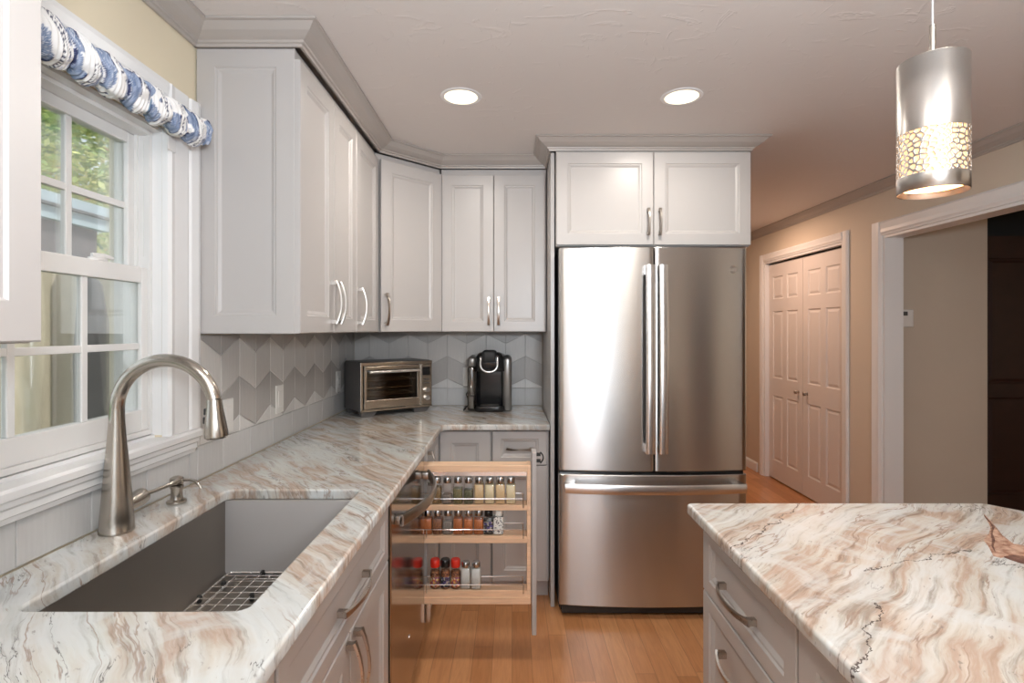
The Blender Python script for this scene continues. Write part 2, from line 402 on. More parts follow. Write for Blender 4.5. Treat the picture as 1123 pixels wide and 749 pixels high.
def add_pull(parent, c, vertical=True, L_=.15, out=.034):
    return pull_mesh(L_, out, vertical, c).build('handle', M['pull'], parent, smooth=True, autos=40)
def carcass(mb, w, d, z0, z1, toe=0, open_top=False, t=.018, left=True):
    mb.box(0, t, 0, d, z0, z1); mb.box(w-t, w, 0, d, z0, z1)
    mb.box(t, w-t, d-t, d, z0, z1); mb.box(t, w-t, .001, d-t, z0, z0+t)
    if not open_top: mb.box(t, w-t, .001, d-t, z1-t, z1)
    mb.box(t, w-t, 0, .018, z1-.035, z1); mb.box(t, w-t, 0, .018, z0, z0+.03)
    if toe: mb.box(0, w, .06, .075, 0.001, z0)
def cabinet(loc, rz, w, d, z0, z1, fronts, label, cat='cabinet', toe=False, open_top=False, group=None, dz=None, name='cabinet'):
    """fronts: (kind, x0, x1, z0, z1, (pull cx, cz, vertical, length) or None)"""
    r = empty(name, loc, rz, label, cat, group)
    mb = MB(); carcass(mb, w, d, z0, z1, toe, open_top); mb.build('body', M['cab'], r)
    for (k, a, b_, c0, c1, pl) in fronts:
        st = (.050 if loc[0] == -.688 and loc[1] < .1 else .056) if k == 'door' else .042
        dm = door_mesh(b_-a, c1-c0, a, c0, st, rail=.056 if k == 'door' else .038).build(k, M['cab'], r)
        if pl: add_pull(dm, (pl[0], -.020, pl[1]), pl[2], pl[3])
    return r

# ------------------------------------------------------------------ setting
def st(mb, name, mat): o = mb.build(name, mat); o['kind'] = 'structure'; return o
FY0, FY1 = -3.0, 6.2
st(MB().box(-1.15, 6.4, FY0-.12, FY1+.12, -.1, 0), 'floor', M['floor'])
st(MB().box(-1.15, 6.4, FY0-.12, FY1+.12, 2.34, 2.5), 'ceiling', M['ceil'])
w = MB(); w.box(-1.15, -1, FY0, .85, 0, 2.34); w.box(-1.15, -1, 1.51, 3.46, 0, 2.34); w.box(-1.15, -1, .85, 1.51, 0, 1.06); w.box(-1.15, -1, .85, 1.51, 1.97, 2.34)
M['wallp_lit'] = paint('beige_wall_paint_lit', (.76, .67, .50), .75, .02, 2, .05)  # beige wall made yellower and brighter, the flash light painted in
st(w, 'wall_left', M['wallp_lit'])
st(MB().box(-1.0, 1.17, 3.34, 3.46, 0, 2.34), 'wall_back', M['wallp'])
st(MB().box(1.05, 1.17, 3.46, FY1, 0, 2.34), 'wall_hall_left', M['wallp'])
st(MB().box(1.17, 3.4, FY1, FY1+.12, 0, 2.34), 'wall_hall_end', M['wallp'])
OY0, OY1, CY0, CY1 = .9, 3.42, 3.83, 5.03
w = MB()
w.box(2.4, 2.52, FY0, OY0, 0, 2.34); w.box(2.4, 2.52, OY1, CY0, 0, 2.34); w.box(2.4, 2.52, CY1, FY1, 0, 2.34)
w.box(2.4, 2.52, OY0, OY1, 2.0, 2.34); w.box(2.4, 2.52, CY0, CY1, 2.03, 2.34)
st(w, 'wall_right', M['wallp'])
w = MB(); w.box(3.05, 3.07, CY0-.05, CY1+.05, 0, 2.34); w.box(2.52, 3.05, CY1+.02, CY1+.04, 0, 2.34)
st(w, 'wall_closet', M['unlitwall'])
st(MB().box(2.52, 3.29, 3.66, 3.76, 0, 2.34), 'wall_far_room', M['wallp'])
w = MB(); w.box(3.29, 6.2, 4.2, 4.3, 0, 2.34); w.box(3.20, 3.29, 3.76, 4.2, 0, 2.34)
st(w, 'wall_far_room_recess', M['unlitwall'])
st(MB().box(6.2, 6.3, FY0, 4.3, 0, 2.34), 'wall_far_room_end', M['wallp'])
# rear wall with an opening made up for the fill light (x -.65..1.15)
w = MB(); w.box(-1.0, -.65, FY0-.12, FY0, 0, 2.34); w.box(1.15, 6.3, FY0-.12, FY0, 0, 2.34); w.box(-.65, 1.15, FY0-.12, FY0, 2.1, 2.34)
st(w, 'wall_rear', M['wallp'])
def framed(name, rects, mat): 
    mb = MB()
    for r in rects: mb.box(*r)
    return st(mb, name, mat)
framed('rear_fill_frame', [(-.65, -.58, FY0-.1, FY0-.02, 0, 2.1), (.22, .30, FY0-.1, FY0-.02, 0, 2.1), (1.08, 1.15, FY0-.1, FY0-.02, 0, 2.1), (-.58, 1.08, FY0-.1, FY0-.02, 2.03, 2.1), (-.58, 1.08, FY0-.1, FY0-.02, 0, .12)], M['white'])  # unseen door frame, added around the rear fill light

dk = panelled_struct = MB().box(2.36, 2.398, -.95, .05, .001, 2.02).box(2.35, 2.36, -.85, -.52, .2, 1.9).box(2.35, 2.36, -.38, -.05, .2, 1.9)  # unseen dark panel, added to put a dark band in the fridge reflection
st(dk, 'dark_reflection_panel', M['darkwood'])
# crown mouldings
CR = [(0, 2.34), (0, 2.282), (.008, 2.282), (.010, 2.290), (.016, 2.292), (.018, 2.298), (.030, 2.303), (.048, 2.313), (.060, 2.325), (.066, 2.331), (.075, 2.333), (.075, 2.34)]
CR = [(a, z-.0005) for a, z in CR]
st2 = sweep([(-.998, FY0+.01), (-.998, 1.664)], CR, 'trim_1', M['crown']); st2['kind'] = 'structure'
o = sweep([(2.399, FY1-.01), (2.399, FY0+.01)], CR, 'trim_2', M['crown']); o['kind'] = 'structure'
o = sweep([(-.998, 1.667), (-.668, 1.667), (-.668, 2.652), (-.398, 2.925), (.192, 2.925), (.192, 2.636), (1.186, 2.636), (1.186, 3.335)], CR, 'cabinet_crown_moulding', M['crown'])
tag(o, 'greige crown moulding running along the tops of the upper cabinets', 'crown moulding')
# baseboards
BB = [(0, .001), (.014, .001), (.014, .075), (.010, .085), (.004, .092), (0, .092)]
for i, p in enumerate(([(2.399, FY1-.01), (2.399, 5.16)], [(2.399, 3.755), (2.399, 3.53)], [(1.171, 3.47), (1.171, FY1-.01)], [(1.18, FY1-.002), (2.38, FY1-.002)], [(2.53, 3.658), (3.28, 3.658)])):
    o = sweep(p, [(a if i != 2 else a, z) for a, z in BB], 'baseboard_%s' % ('right', 'pier', 'hall', 'end', 'far')[i], M['white']); o['kind'] = 'structure'
# casing of wide opening
def casing_x(x, y0, y1, z1, wd, th, name, thick=.12, sgn=-1):
    mb = MB()
    prof = [(0, 0), (0, th*.6), (.012, th), (wd*.55, th*.8), (wd-.02, th*.85), (wd-.008, th*.45), (wd, th*.4), (wd, 0)]
    # side legs: profile in (y, x); a = distance from opening edge outward
    for yy, s in ((y1, 1), (y0, -1)):
        mb.prism([(x+sgn*b_, yy+s*a) for a, b_ in [(wd-q[0], q[1]) for q in prof]], 'z', .001, z1+wd)
    mb.prism([(x+sgn*b_, z1+a) for a, b_ in [(wd-q[0], q[1]) for q in prof]], 'y', y0, y1)
    # jamb lining
    mb.box(x, x+thick, y1-.018, y1-.001, .001, z1-.001); mb.box(x, x+thick, y0+.001, y0+.018, .001, z1-.001); mb.box(x, x+thick, y0+.018, y1-.018, z1-.018, z1-.001)
    return st(mb, name, M['white'])
casing_x(2.398, OY0, OY1, 2.0, .09, .02, 'trim_3')
casing_x(2.398, CY0, CY1, 2.03, .07, .018, 'trim_4')
# window casing
mb = MB()
def casprof(wd, th): return [(0, 0), (0, th*.7), (.010, th), (.03, th*.8), (wd*.6, th*.8), (wd*.68, th*.6), (wd*.72, th*.85), (wd-.014, th), (wd, th*.9), (wd, 0)]
X = -.999
mb.prism([(X+b_, 1.51+a) for a, b_ in casprof(.152, .022)], 'z', 1.0875, 2.10)
mb.prism([(X+b_, .85-a) for a, b_ in casprof(.090, .022)], 'z', 1.0875, 2.10)
mb.prism([(X+b_, 1.972+a) for a, b_ in casprof(.128, .022)], 'y', .85, 1.51)
mb.box(-1.13, X, 1.5085, 1.5095, 1.093, 1.968); mb.box(-1.13, X, .851, .868, 1.093, 1.968); mb.box(-1.13, X, .868, 1.5085, 1.956, 1.968)
st(mb, 'trim_5', M['white'])
# stool and apron
mb = MB(); mb.prism([(-1.13, 1.0955), (-1.13, 1.061), (-.968, 1.061), (-.9625, 1.066), (-.9625, 1.081), (-.968, 1.087), (-1.020, 1.087), (-1.020, 1.0955)], 'y', .765, 1.645)
mb.prism([(-.999, 1.061), (-.999, 1.015), (-.984, 1.015), (-.981, 1.026), (-.976, 1.030), (-.976, 1.044), (-.970, 1.050), (-.968, 1.061)], 'y', .775, 1.640)
st(mb, 'trim_6', M['white'])
# window: frame, lower and upper sash, panes
wr = empty('window_1'); wr['kind'] = 'structure'
mb = MB()
mb.box(-1.13, -1.025, 1.501, 1.508, 1.10, 1.955); mb.box(-1.13, -1.03, .8675, .880, 1.10, 1.955); mb.box(-1.13, -1.025, .88, 1.50, 1.944, 1.955); mb.box(-1.13, -1.025, .88, 1.50, 1.098, 1.112)
mb.box(-1.0665, -1.0585, 1.492, 1.501, 1.10, 1.944); mb.box(-1.033, -1.025, 1.494, 1.501, 1.565, 1.944); mb.box(-1.1, -1.045, 1.499, 1.5012, 1.60, 1.93); mb.build('window_frame', M['vinyl'], wr)
def sash(x0, x1, y0, y1, z0, z1, gl, botr, topr, name):
    mb = MB(); g0, g1 = gl
    mb.box(x0, x1, g1, y1, z0, z1, .003); mb.box(x0, x1, y0, g0, z0, z1, .003)
    mb.box(x0, x1, g0, g1, z0, z0+botr, .002); mb.box(x0, x1, g0, g1, z1-topr, z1, .002)
    s = mb.build(name, M['vinyl'], wr)
    m2 = MB(); n = 3; xm = (x0+x1)/2
    za, zb = z0+botr, z1-topr
    for k in range(1, n): yk = g1-(g1-g0)*k/n; m2.box(xm-.007, xm+.007, yk-.009, yk+.009, za, zb, .002)
    m2.box(xm-.006, xm+.006, g0, g1, (za+zb)/2-.009, (za+zb)/2+.009, .002)
    m2.build('muntin', M['vinyl'], s)
    MB().box(xm-.002, xm+.002, g0-.004, g1+.004, za-.004, zb+.004).build('pane', M['glass'], s)
    return s
ls = sash(-1.058, -1.032, .882, 1.500, 1.112, 1.568, (.887+.02, 1.4747), .058, .044, 'lower_sash')
sash(-1.095, -1.067, .882, 1.500, 1.530, 1.943, (.887+.02, 1.470), .036, .030, 'upper_sash')
mb = MB()
mb.lathe([(.001, 0), (.020, 0), (.021, .006), (.012, .010), (.010, .014), (.001, .015)], (-1.045, 1.335, 1.568), 20, sx=.7, sy=1.4)
mb.tube([(-1.045, 1.315, 1.580), (-1.035, 1.345, 1.581), (-1.03, 1.365, 1.577)], [.006, .006, .004], 8)
mb.build('sash_lock', M['vinyl'], ls, smooth=True)
# curtain-rod bracket plate and rod
rodr = empty('curtain_rod', (0, 0, 0), 0, 'white curtain rod with bracket plates fixed above the kitchen window', 'curtain rod')
mb = MB(); mb.tube([(-.93, .775, 1.985), (-.93, 1.583, 1.985)], .008, 10); mb.build('rod', M['vinyl'], rodr, smooth=True)
for yy in (.80, 1.523):
    mb = MB(); mb.box(-.9765, -.972, yy-.028, yy+.010, 1.905, 1.975, .003); mb.box(-.972, -.922, yy-.004, yy+.002, 1.960, 1.985)
    mb.build('bracket', M['vinyl'], rodr)
# valance
def valance():
    n, sg = 620, 56; y0, y1 = .768, 1.590; vs = []; cols = []
    for i in range(n+1):
        y = y0+(y1-y0)*i/n
        e = min(1, (y1-y)/.012+.35, (y-y0)/.012+.35)
        for k in range(sg):
            a = 2*PI*k/sg
            hx = y/.078+a/(2*PI)
            fr = hx % 1
            rdg = abs(math.sin(PI*(hx+.12*noise.noise(Vector((y*14, math.sin(a), math.cos(a)))))))**.55
            nz = noise.noise(Vector((math.cos(a)*1.6, y*26, math.sin(a)*1.6)))
            r = (.022+.019*rdg+.007*nz+.0016*math.sin(hx*2*PI*7+nz*5))*e
            vs.append((-.93+r*math.cos(a)*.92, y, 1.985-.008+r*math.sin(a)*1.12))
    fs = [(i*sg+k, i*sg+(k+1) % sg, (i+1)*sg+(k+1) % sg, (i+1)*sg+k) for i in range(n) for k in range(sg)]
    fs += [tuple(range(sg-1, -1, -1)), tuple(n*sg+k for k in range(sg))]
    me = bpy.data.meshes.new('valance'); me.from_pydata(vs, [], fs)
    ca = me.color_attributes.new('tone', 'FLOAT_COLOR', 'POINT')
    for i in range(n+1):
        y = y0+(y1-y0)*i/n
        for k in range(sg):
            a = 2*PI*k/sg; hx = y/.078+a/(2*PI)+.10*noise.noise(Vector((y*18, math.cos(a), math.sin(a))))
            fr = hx % 1; turn = math.floor(hx)
            s = (a/(2*PI)*.16-y*.25)*1.0          # along the fold
            big = noise.noise(Vector((turn*3.1, s*24, fr*2.5)))
            w_ = (.84, .83, .82)
            c = w_
            if fr < .34 and big > -.22:
                t = .5+.5*noise.noise(Vector((fr*40, s*40, turn*2)))
                t = max(0, min(1, (t-.25)*2)); c = (.06+.36*t, .11+.37*t, .22+.40*t)
                if fr > .30 or fr < .03: c = (.03, .04, .11)
                if noise.noise(Vector((fr*70, s*14, turn*5))) > .38: c = (.62, .64, .70)
            elif .46 < fr < .60 and noise.noise(Vector((turn*1.7, s*10, 4))) > -.1:
                if fr < .478 or fr > .582 or (s*150) % 1 < .28: c = (.025, .03, .08)
            elif fr > .70 and noise.noise(Vector((turn*2.3, s*20, fr*3))) > .05:
                t = max(0, min(1, .5+noise.noise(Vector((fr*50, s*40, turn)))*1.2)); c = (.12+.40*t, .17+.38*t, .28+.38*t)
                if fr > .965 or fr < .72: c = (.03, .04, .11)
            elif fr > .66:
                q = noise.noise(Vector((fr*16, s*55, turn*3.7)))
                if abs(q) < .035: c = (.30, .33, .48)
                if big > .25 and fr > .82: c = (.20, .32, .48)
            ca.data[i*sg+k].color = (*c, 1)
    return link('valance', me, M['fabric'], None, True)
tag(valance(), 'blue and white patterned fabric valance bunched along the rod above the window', 'valance')

# backsplash tiles
def clip(poly, x0, x1, z0, z1):
    for ax, val, keep in ((0, x0, 1), (0, x1, -1), (1, z0, 1), (1, z1, -1)):
        out = []
        for i in range(len(poly)):
            p, q = poly[i-1], poly[i]; a = (p[ax]-val)*keep; b_ = (q[ax]-val)*keep
            if (a >= 0) != (b_ >= 0): t = a/(a-b_); out.append((p[0]+(q[0]-p[0])*t, p[1]+(q[1]-p[1])*t))
            if b_ >= 0: out.append(q)
        poly = out
        if len(poly) < 3: return []
    return poly
def area(p): return sum(p[i-1][0]*p[i][1]-p[i][0]*p[i-1][1] for i in range(len(p)))/2
def inset(p, d):
    if area(p) < 0: p = p[::-1]
    cl = [p[0]]
    for q in p[1:]:
        if math.hypot(q[0]-cl[-1][0], q[1]-cl[-1][1]) > 1e-4: cl.append(q)
    if math.hypot(cl[0][0]-cl[-1][0], cl[0][1]-cl[-1][1]) < 1e-4: cl.pop()
    p = cl; n = len(p); out = []
    if n < 3: return []
    for i in range(n):
        a, b_, c = Vector(p[i-1]), Vector(p[i]), Vector(p[(i+1) % n])
        e0, e1 = (b_-a).normalized(), (c-b_).normalized(); n0, n1 = Vector((-e0.y, e0.x)), Vector((-e1.y, e1.x))
        m_ = n0+n1
        if m_.length < 1e-4: return []
        m_.normalize(); k = d/max(.3, m_.dot(n0)); out.append(b_+m_*k)
    if area([tuple(q) for q in out]) < 4e-5: return []
    return [tuple(q) for q in out]
def tiles(name, u0, u1, apex, regions, conv, grout_box, label):
    """u along the wall; tile columns C wide, zigzag amplitude A"""
    C, A, H = .1227, .060, .140
    vs = []; fs = []; tones = []; rnd = random.Random(name)
    lo = math.floor((u0-apex)/C)-1; hi = math.ceil((u1-apex)/C)+1
    cand = []
    for k in range(lo, hi):
        ua, ub = apex+k*C, apex+(k+1)*C
        za, zb = (A, 0) if k % 2 == 0 else (0, A)
        for j in range(-1, 5):
            z = 1.025+j*H
            poly = clip([(ua, z+za), (ub, z+zb), (ub, z+zb+H), (ua, z+za+H)], -9, 9, 1.024, 2)
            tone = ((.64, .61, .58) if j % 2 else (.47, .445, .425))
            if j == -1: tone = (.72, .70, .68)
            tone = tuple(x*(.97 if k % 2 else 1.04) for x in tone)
            cand.append((poly, tone))
    bw, bp = (.19, 1.25) if name == 'trim_7' else (.245, .0835)
    k = math.floor((u0-bp)/bw)-1
    while bp+k*bw < u1:
        cand.append(([(bp+k*bw, .90), (bp+(k+1)*bw, .90), (bp+(k+1)*bw, 1.024), (bp+k*bw, 1.024)], (.60, .595, .59))); k += 1
    for poly, tone in cand:
        if not poly: continue
        for rg in regions:
            p = clip(poly, *rg)
            if len(p) < 3: continue
            p = inset(p, .0011)
            if not p: continue
            q = inset(p, .0012) or p
            if len(q) != len(p): q = p
            s = rnd.uniform(.95, 1.05); n = len(vs); m_ = len(p)
            vs += [conv(a, b_, .004) for a, b_ in p]+[conv(a, b_, .0052) for a, b_ in q]+[conv(a, b_, .002) for a, b_ in p]
            fs.append(tuple(n+m_+i for i in range(m_)))
            for i in range(m_): fs.append((n+i, n+(i+1) % m_, n+m_+(i+1) % m_, n+m_+i)); fs.append((n+2*m_+i, n+2*m_+(i+1) % m_, n+(i+1) % m_, n+i))
            tones += [tuple(x*s for x in tone)]*(1+2*m_)
    me = bpy.data.meshes.new(name); me.from_pydata(vs, [], fs)
    ca = me.color_attributes.new('tone', 'FLOAT_COLOR', 'CORNER')
    for p, t in zip(me.polygons, tones):
        for li in p.loop_indices: ca.data[li].color = (*t, 1)
    bm = bmesh.new(); bm.from_mesh(me); bmesh.ops.recalc_face_normals(bm, faces=bm.faces); bm.to_mesh(me); bm.free()
    root = MB()
    for g_ in grout_box: root.box(*g_)
    r = root.build(name, M['grout']); r['kind'] = 'structure'
    link('tiles', me, M['tile'], r)
tiles('trim_7', .3, 3.335, 1.93, [(1.672, 3.333, .915, 1.376), (.30, 1.672, .915, 1.016), (.3, .755, .915, 1.376)], lambda u, z, d: (-.999+d, u, z),
      [(-.999, -.9965, 1.672, 3.336, .915, 1.376), (-.999, -.9965, .30, 1.672, .915, 1.016), (-.999, -.9965, .30, .755, 1.016, 1.376)], '')
tiles('trim_8', -.993, .190, .0835, [(-.993, .190, .915, 1.376)], lambda u, z, d: (u, 3.339-d, z), [(-.993, .190, 3.3365, 3.339, .915, 1.376)], '')

# ------------------------------------------------------------------ countertops
def slab(name, outer, holes, z0, z1, mat, bev=.006):
    cu = bpy.data.curves.new(name, 'CURVE'); cu.dimensions = '2D'; cu.fill_mode = 'BOTH'
    for pl in [outer]+holes:
        s = cu.splines.new('POLY'); s.points.add(len(pl)-1); s.use_cyclic_u = True
        for p, q in zip(s.points, pl): p.co = (q[0], q[1], 0, 1)
    cu.extrude = (z1-z0)/2-bev; cu.bevel_depth = bev; cu.bevel_resolution = 3; cu.offset = -bev
    o = bpy.data.objects.new(name, cu); COL.objects.link(o); bpy.context.view_layer.update()
    me = bpy.data.meshes.new_from_object(o.evaluated_get(bpy.context.evaluated_depsgraph_get()))
    bpy.data.objects.remove(o); bpy.data.curves.remove(cu)
    for v in me.vertices: v.co.z += (z0+z1)/2
    me.materials.clear(); return link(name, me, mat)
r_ = .035; arc = [(-.352+r_-r_*math.cos(R(a)), 2.662-r_+r_*math.sin(R(a))) for a in (0, 15, 30, 45, 60, 75, 90)]
outer = [(-.9942, -.6), (-.352, -.6)]+arc+[(.190, 2.662), (.190, 3.3335), (-.9942, 3.3335)]
hole = rrect(-.850, -.457, .905, 1.585, .022)
tag(slab('countertop', outer, [hole[::-1]], .884, .914, M['granL']), 'white and tan veined granite countertop with the sink, running under the window round the corner', 'countertop')
island = [(.482, -.5), (1.56, -.5), (1.56, 1.16), (1.305, 1.468), (.482, 1.468)]
def rcorner(p, i, r):
    a, b_, c = Vector(p[i-1]), Vector(p[i]), Vector(p[(i+1) % len(p)]); d0 = (a-b_).normalized(); d1 = (c-b_).normalized()
    return [tuple((b_+d0*r)*(1-t)**2+b_*2*t*(1-t)+(b_+d1*r)*t*t) for t in (0, .25, .5, .75, 1)]
ip = []
for i in range(5): ip += rcorner(island, i, .018)
isl = tag(slab('island_countertop', ip, [], .884, .914, M['granI'], .008), 'white and peach veined granite countertop with a clipped corner on the kitchen island', 'countertop')
# natural rock pit in the island slab: raised and sunk rough stone
M['rock'] = powder('raw_stone', (.24, .12, .08), (.46, .31, .23), 60)
M['rockd'] = powder('raw_stone_dark', (.09, .04, .03), (.18, .09, .06), 60)
def rock():
    def wp(px, py): s_ = (py-361)/.481; return ((px-562)/s_, 580/s_)
    outl = [(1079, 563), (1085, 570), (1092, 578), (1099, 587), (1112, 597), (1123, 603), (1135, 606), (1150, 604), (1155, 612), (1135, 613), (1123, 612), (1108, 610), (1098, 612), (1090, 610), (1085, 600), (1079, 592), (1085, 585), (1087, 578)]
    pts = [wp(*p) for p in outl]; cx_ = sum(p[0] for p in pts)/len(pts); cy_ = sum(p[1] for p in pts)/len(pts)
    mb = MB(); rr = random.Random(3); rs = []
    for k, (f, z) in enumerate(((1.0, .9141), (.93, .9158), (.75, .9162), (.5, .9150), (.25, .9160))):
        rs.append([(cx_+(p[0]-cx_)*f, cy_+(p[1]-cy_)*f, z+(rr.uniform(-.0010, .0010) if k else 0)) for p in pts])
    mb.rings(rs, cap0=False); o = mb.build('rock_pit', M['rock'], isl)
    o['label'] = 'rough brown natural pit in the stone'
    dk = MB(); ed = [(1098, 610), (1112, 608), (1123, 611), (1140, 613), (1155, 612), (1155, 620), (1135, 621), (1120, 618), (1108, 614)]
    pts = [wp(*p) for p in ed]; cx_ = sum(p[0] for p in pts)/len(pts); cy_ = sum(p[1] for p in pts)/len(pts)
    dk.rings([[(p[0], p[1], .9141) for p in pts], [(cx_+(p[0]-cx_)*.8, cy_+(p[1]-cy_)*.8, .9160) for p in pts]], cap0=False)
    dk.build('rock_pit', M['rockd'], isl)
    ck = MB(); line = [(1080, 566), (1086, 573), (1090, 579), (1088, 586), (1090, 593), (1089, 600), (1093, 608)]
    ck.tube([(*wp(*p), .9152) for p in line], [.001, .002, .003, .0022, .003, .002, .001], 6); ck.build('rock_crack', M['rockd'], isl)
rock()

# ------------------------------------------------------------------ sink
sk = empty('sink', (-.6535, 1.245, .66), 0, 'stainless steel undermount sink set into the granite countertop below the window', 'sink')
def sink():
    x0, x1, y0, y1 = -.8555, -.4515, .900, 1.590; zt, zb = .8835, .660
    pts = lambda i, r: [(a+.6535, b_-1.245) for a, b_ in rrect(x0+i, x1-i, y0+i, y1-i, max(r, .004), 4)]
    lp = lambda i, r, z: [(a, b_, z-.66) for a, b_ in pts(i, r)]
    mb = MB(); mb.rings([lp(-.02, .02, zt), lp(0, .014, zt), lp(.0, .014, zb+.012), lp(.004, .012, zb+.003), lp(.014, .012, zb)], cap0=False)
    mb.build('bowl', M['sink'], sk, smooth=True, autos=40)
    md = MB(); md.lathe([(.001, .0015), (.030, .0015), (.034, .003), (.045, .003), (.046, .001)], (.02, -.05, .0), 28); md.build('drain', M['edge'], sk, smooth=True)
sink()
g = empty('sink_grid', (-.6535, 1.245, .66), 0, 'chrome wire protective grid lying on the bottom of the steel sink', 'sink grid')
mb = MB(); gx0, gx1, gy0, gy1 = -.185, .185, -.325, .325; z = .014
loop = [(a, b_, z) for a, b_ in rrect(gx0, gx1, gy0, gy1, .012, 5)]; mb.tube(loop, .0028, 8, closed=True)
loop = [(a, b_, z-.006) for a, b_ in rrect(gx0+.03, gx1-.03, gy0+.03, gy1-.03, .01, 5)]; mb.tube(loop, .0022, 6, closed=True)
mb.build('frame', M['edge'], g, smooth=True)
mb = MB()
for k in range(1, 11): x = gx0+(gx1-gx0)*k/11; mb.tube([(x, gy0, z+.002), (x, gy1, z+.002)], .0014, 6)
for k in range(1, 20): y = gy0+(gy1-gy0)*k/20; mb.tube([(gx0, y, z+.004), (gx1, y, z+.004)], .0014, 6)
mb.build('wires', M['edge'], g, smooth=True)
for x, y in ((gx0+.02, gy0+.05), (gx1-.02, gy0+.05), (gx0+.02, gy1-.07), (gx1-.02, gy1-.07), (gx0+.10, gy1-.004), (gx0-.001, gy1-.15), (gx0+.135, gy1-.14)):
    MB().lathe([(.005, .001), (.007, .004), (.007, .014), (.006, .020), (.001, .021)], (x, y, 0), 12).build('rubber_foot', M['blackm'], g, smooth=True)

# faucet
fa = empty('faucet', (-.94, 1.258, .914), 0, 'tall brushed nickel gooseneck pull-down faucet standing behind the sink', 'faucet')
mb = MB(); mb.lathe([(.030, 0.0005), (.0362, .001), (.0362, .006), (.0355, .008), (.0345, .03), (.030, .09), (.0245, .16), (.0195, .22), (.0165, .262), (.0160, .285), (.0160, .290)], seg=40)
mb.build('body', M['nickel'], fa, smooth=True)
ra = .117; pts = [(ra-ra*math.cos(R(a)), 0, .290+ra*math.sin(R(a))) for a in range(0, 169, 6)]
mb = MB(); mb.tube(pts, .0158, 24); mb.build('spout', M['nickel'], fa, smooth=True)
e = Vector(pts[-1]); dr = Vector((.055, 0, -1)).normalized()
sp_ = MB(); ts = [(0, .0162), (.003, .0166), (.025, .0185), (.058, .0235), (.080, .0262), (.088, .0262), (.091, .024)]
sp_.tube([e+dr*t for t, _ in ts], [r for _, r in ts], 28); so = sp_.build('spray_head', M['nickel'], fa, smooth=True)
bt = MB()
for t in (.030, .050):
    c_ = e+dr*t+Vector((-.0200-(t-.030)*.16, 0, 0)); bt.box(c_.x-.004, c_.x+.003, c_.y-.006, c_.y+.006, c_.z-.008, c_.z+.008, .002)
bt.build('button', M['blackm'], so)
mb = MB(); c_ = e+dr*.091; mb.tube([c_, c_+dr*.002], .021, 20); mb.build('nozzle', M['blackm'], so, smooth=True)
hb = MB(); hb.tube([(0, .020, .052), (0, .045, .053), (0, .078, .056), (0, .088, .058), (0, .094, .059)], [.016, .0185, .021, .0200, .012], 24); h_ = hb.build('handle', M['nickel'], fa, smooth=True)
hb = MB(); hb.tube([(.0, .090, .059), (.010, .115, .061), (.022, .145, .065), (.034, .175, .069), (.036, .182, .069)], [.0055, .0052, .0055, .0062, .004], 14); hb.build('lever', M['nickel'], h_, smooth=True)
# soap dispenser
sd = empty('soap_dispenser', (-.928, 1.4636, .914), 0, 'small brushed nickel soap dispenser pump beside the faucet', 'soap dispenser')
mb = MB(); mb.lathe([(.024, .0005), (.025, .003), (.024, .008), (.016, .012), (.0145, .02), (.0145, .040), (.017, .044), (.017, .050), (.012, .052)], seg=28); mb.build('base', M['nickel'], sd, smooth=True)
mb = MB(); mb.lathe([(.013, .0525), (.0165, .054), (.0175, .064), (.0165, .070), (.008, .074), (.001, .075)], seg=28); mb.build('pump_head', M['nickel'], sd, smooth=True)
mb = MB(); mb.tube([(.012, 0, .064), (.040, -.005, .066), (.058, -.008, .062), (.070, -.010, .050), (.073, -.010, .043)], [.0042, .0040, .0038, .0036, .0036], 12); mb.build('spout', M['nickel'], sd, smooth=True)

# ------------------------------------------------------------------ upper cabinets
ZB, ZT = 1.380, 2.281
def door(a, b_, c0, c1, p): return ('door', a, b_, c0, c1, p)
LR = 2.649-1.667
d1, d2 = 1.990-1.667, 2.272-1.667
hz = ZB+.115
r = cabinet((-.688, 1.684, 0), PI/2, d2-.017, .306, ZB, ZT, [door(-.015, d1-.019, ZB+.002, 2.247, (d1-.043, hz, True, .16)), door(d1-.016, d2-.019, ZB+.002, 2.247, (d1+.009, hz, True, .16))],
    'tall greige upper cabinet with two doors beside the window, its panelled side facing the room')
# panelled end of that cabinet, facing the camera
pe = door_mesh(.306+.004, ZT-ZB, 0, ZB, .058, .016).build('side_panel', M['cab'], r)
pe.rotation_euler = (0, 0, -PI/2); pe.location = (-.0005, .308, 0)
cabinet((-.688, 1.667+d2+.001, 0), PI/2, LR-d2-.006, .306, ZB, ZT, [door(.002, LR-d2-.008, ZB+.002, 2.247, (.030, hz, True, .16))],
    'narrow greige one-door upper cabinet on the window wall next to the diagonal corner cabinet')
# diagonal corner cabinet
cc = empty('cabinet', (-.668, 2.652, 0), R(45), 'greige upper cabinet set diagonally across the corner above the toaster oven', 'cabinet')
dl = math.hypot(.270, .273)
mb = MB()
def loc45(x, y): v = Vector((x+.668, y-2.652)); c, s = math.cos(R(-45)), math.sin(R(-45)); return (v.x*c-v.y*s, v.x*s+v.y*c)
poly = [loc45(*p) for p in ((-.686, 2.659), (-.403, 2.943), (-.403, 3.334), (-.994, 3.334), (-.994, 2.659))]
mb.prism(poly, 'z', ZB, ZT); mb.build('body', M['cab'], cc)
dd = door_mesh(dl-.008, 2.247-ZB-.002, .004, ZB+.002, .060, .018).build('door', M['cab'], cc); add_pull(dd, (.028, -.018, hz), True, .16)
bw = .588/2
cabinet((-.393, 2.940, 0), 0, .583, .394, ZB, ZT, [door(.004, .291, ZB+.002, 2.247, (.291-.026, hz, True, .15)), door(.2935, .576, ZB+.002, 2.247, (.2935+.026, hz, True, .15))],
    'two-door greige upper cabinet on the back wall above the coffee maker')
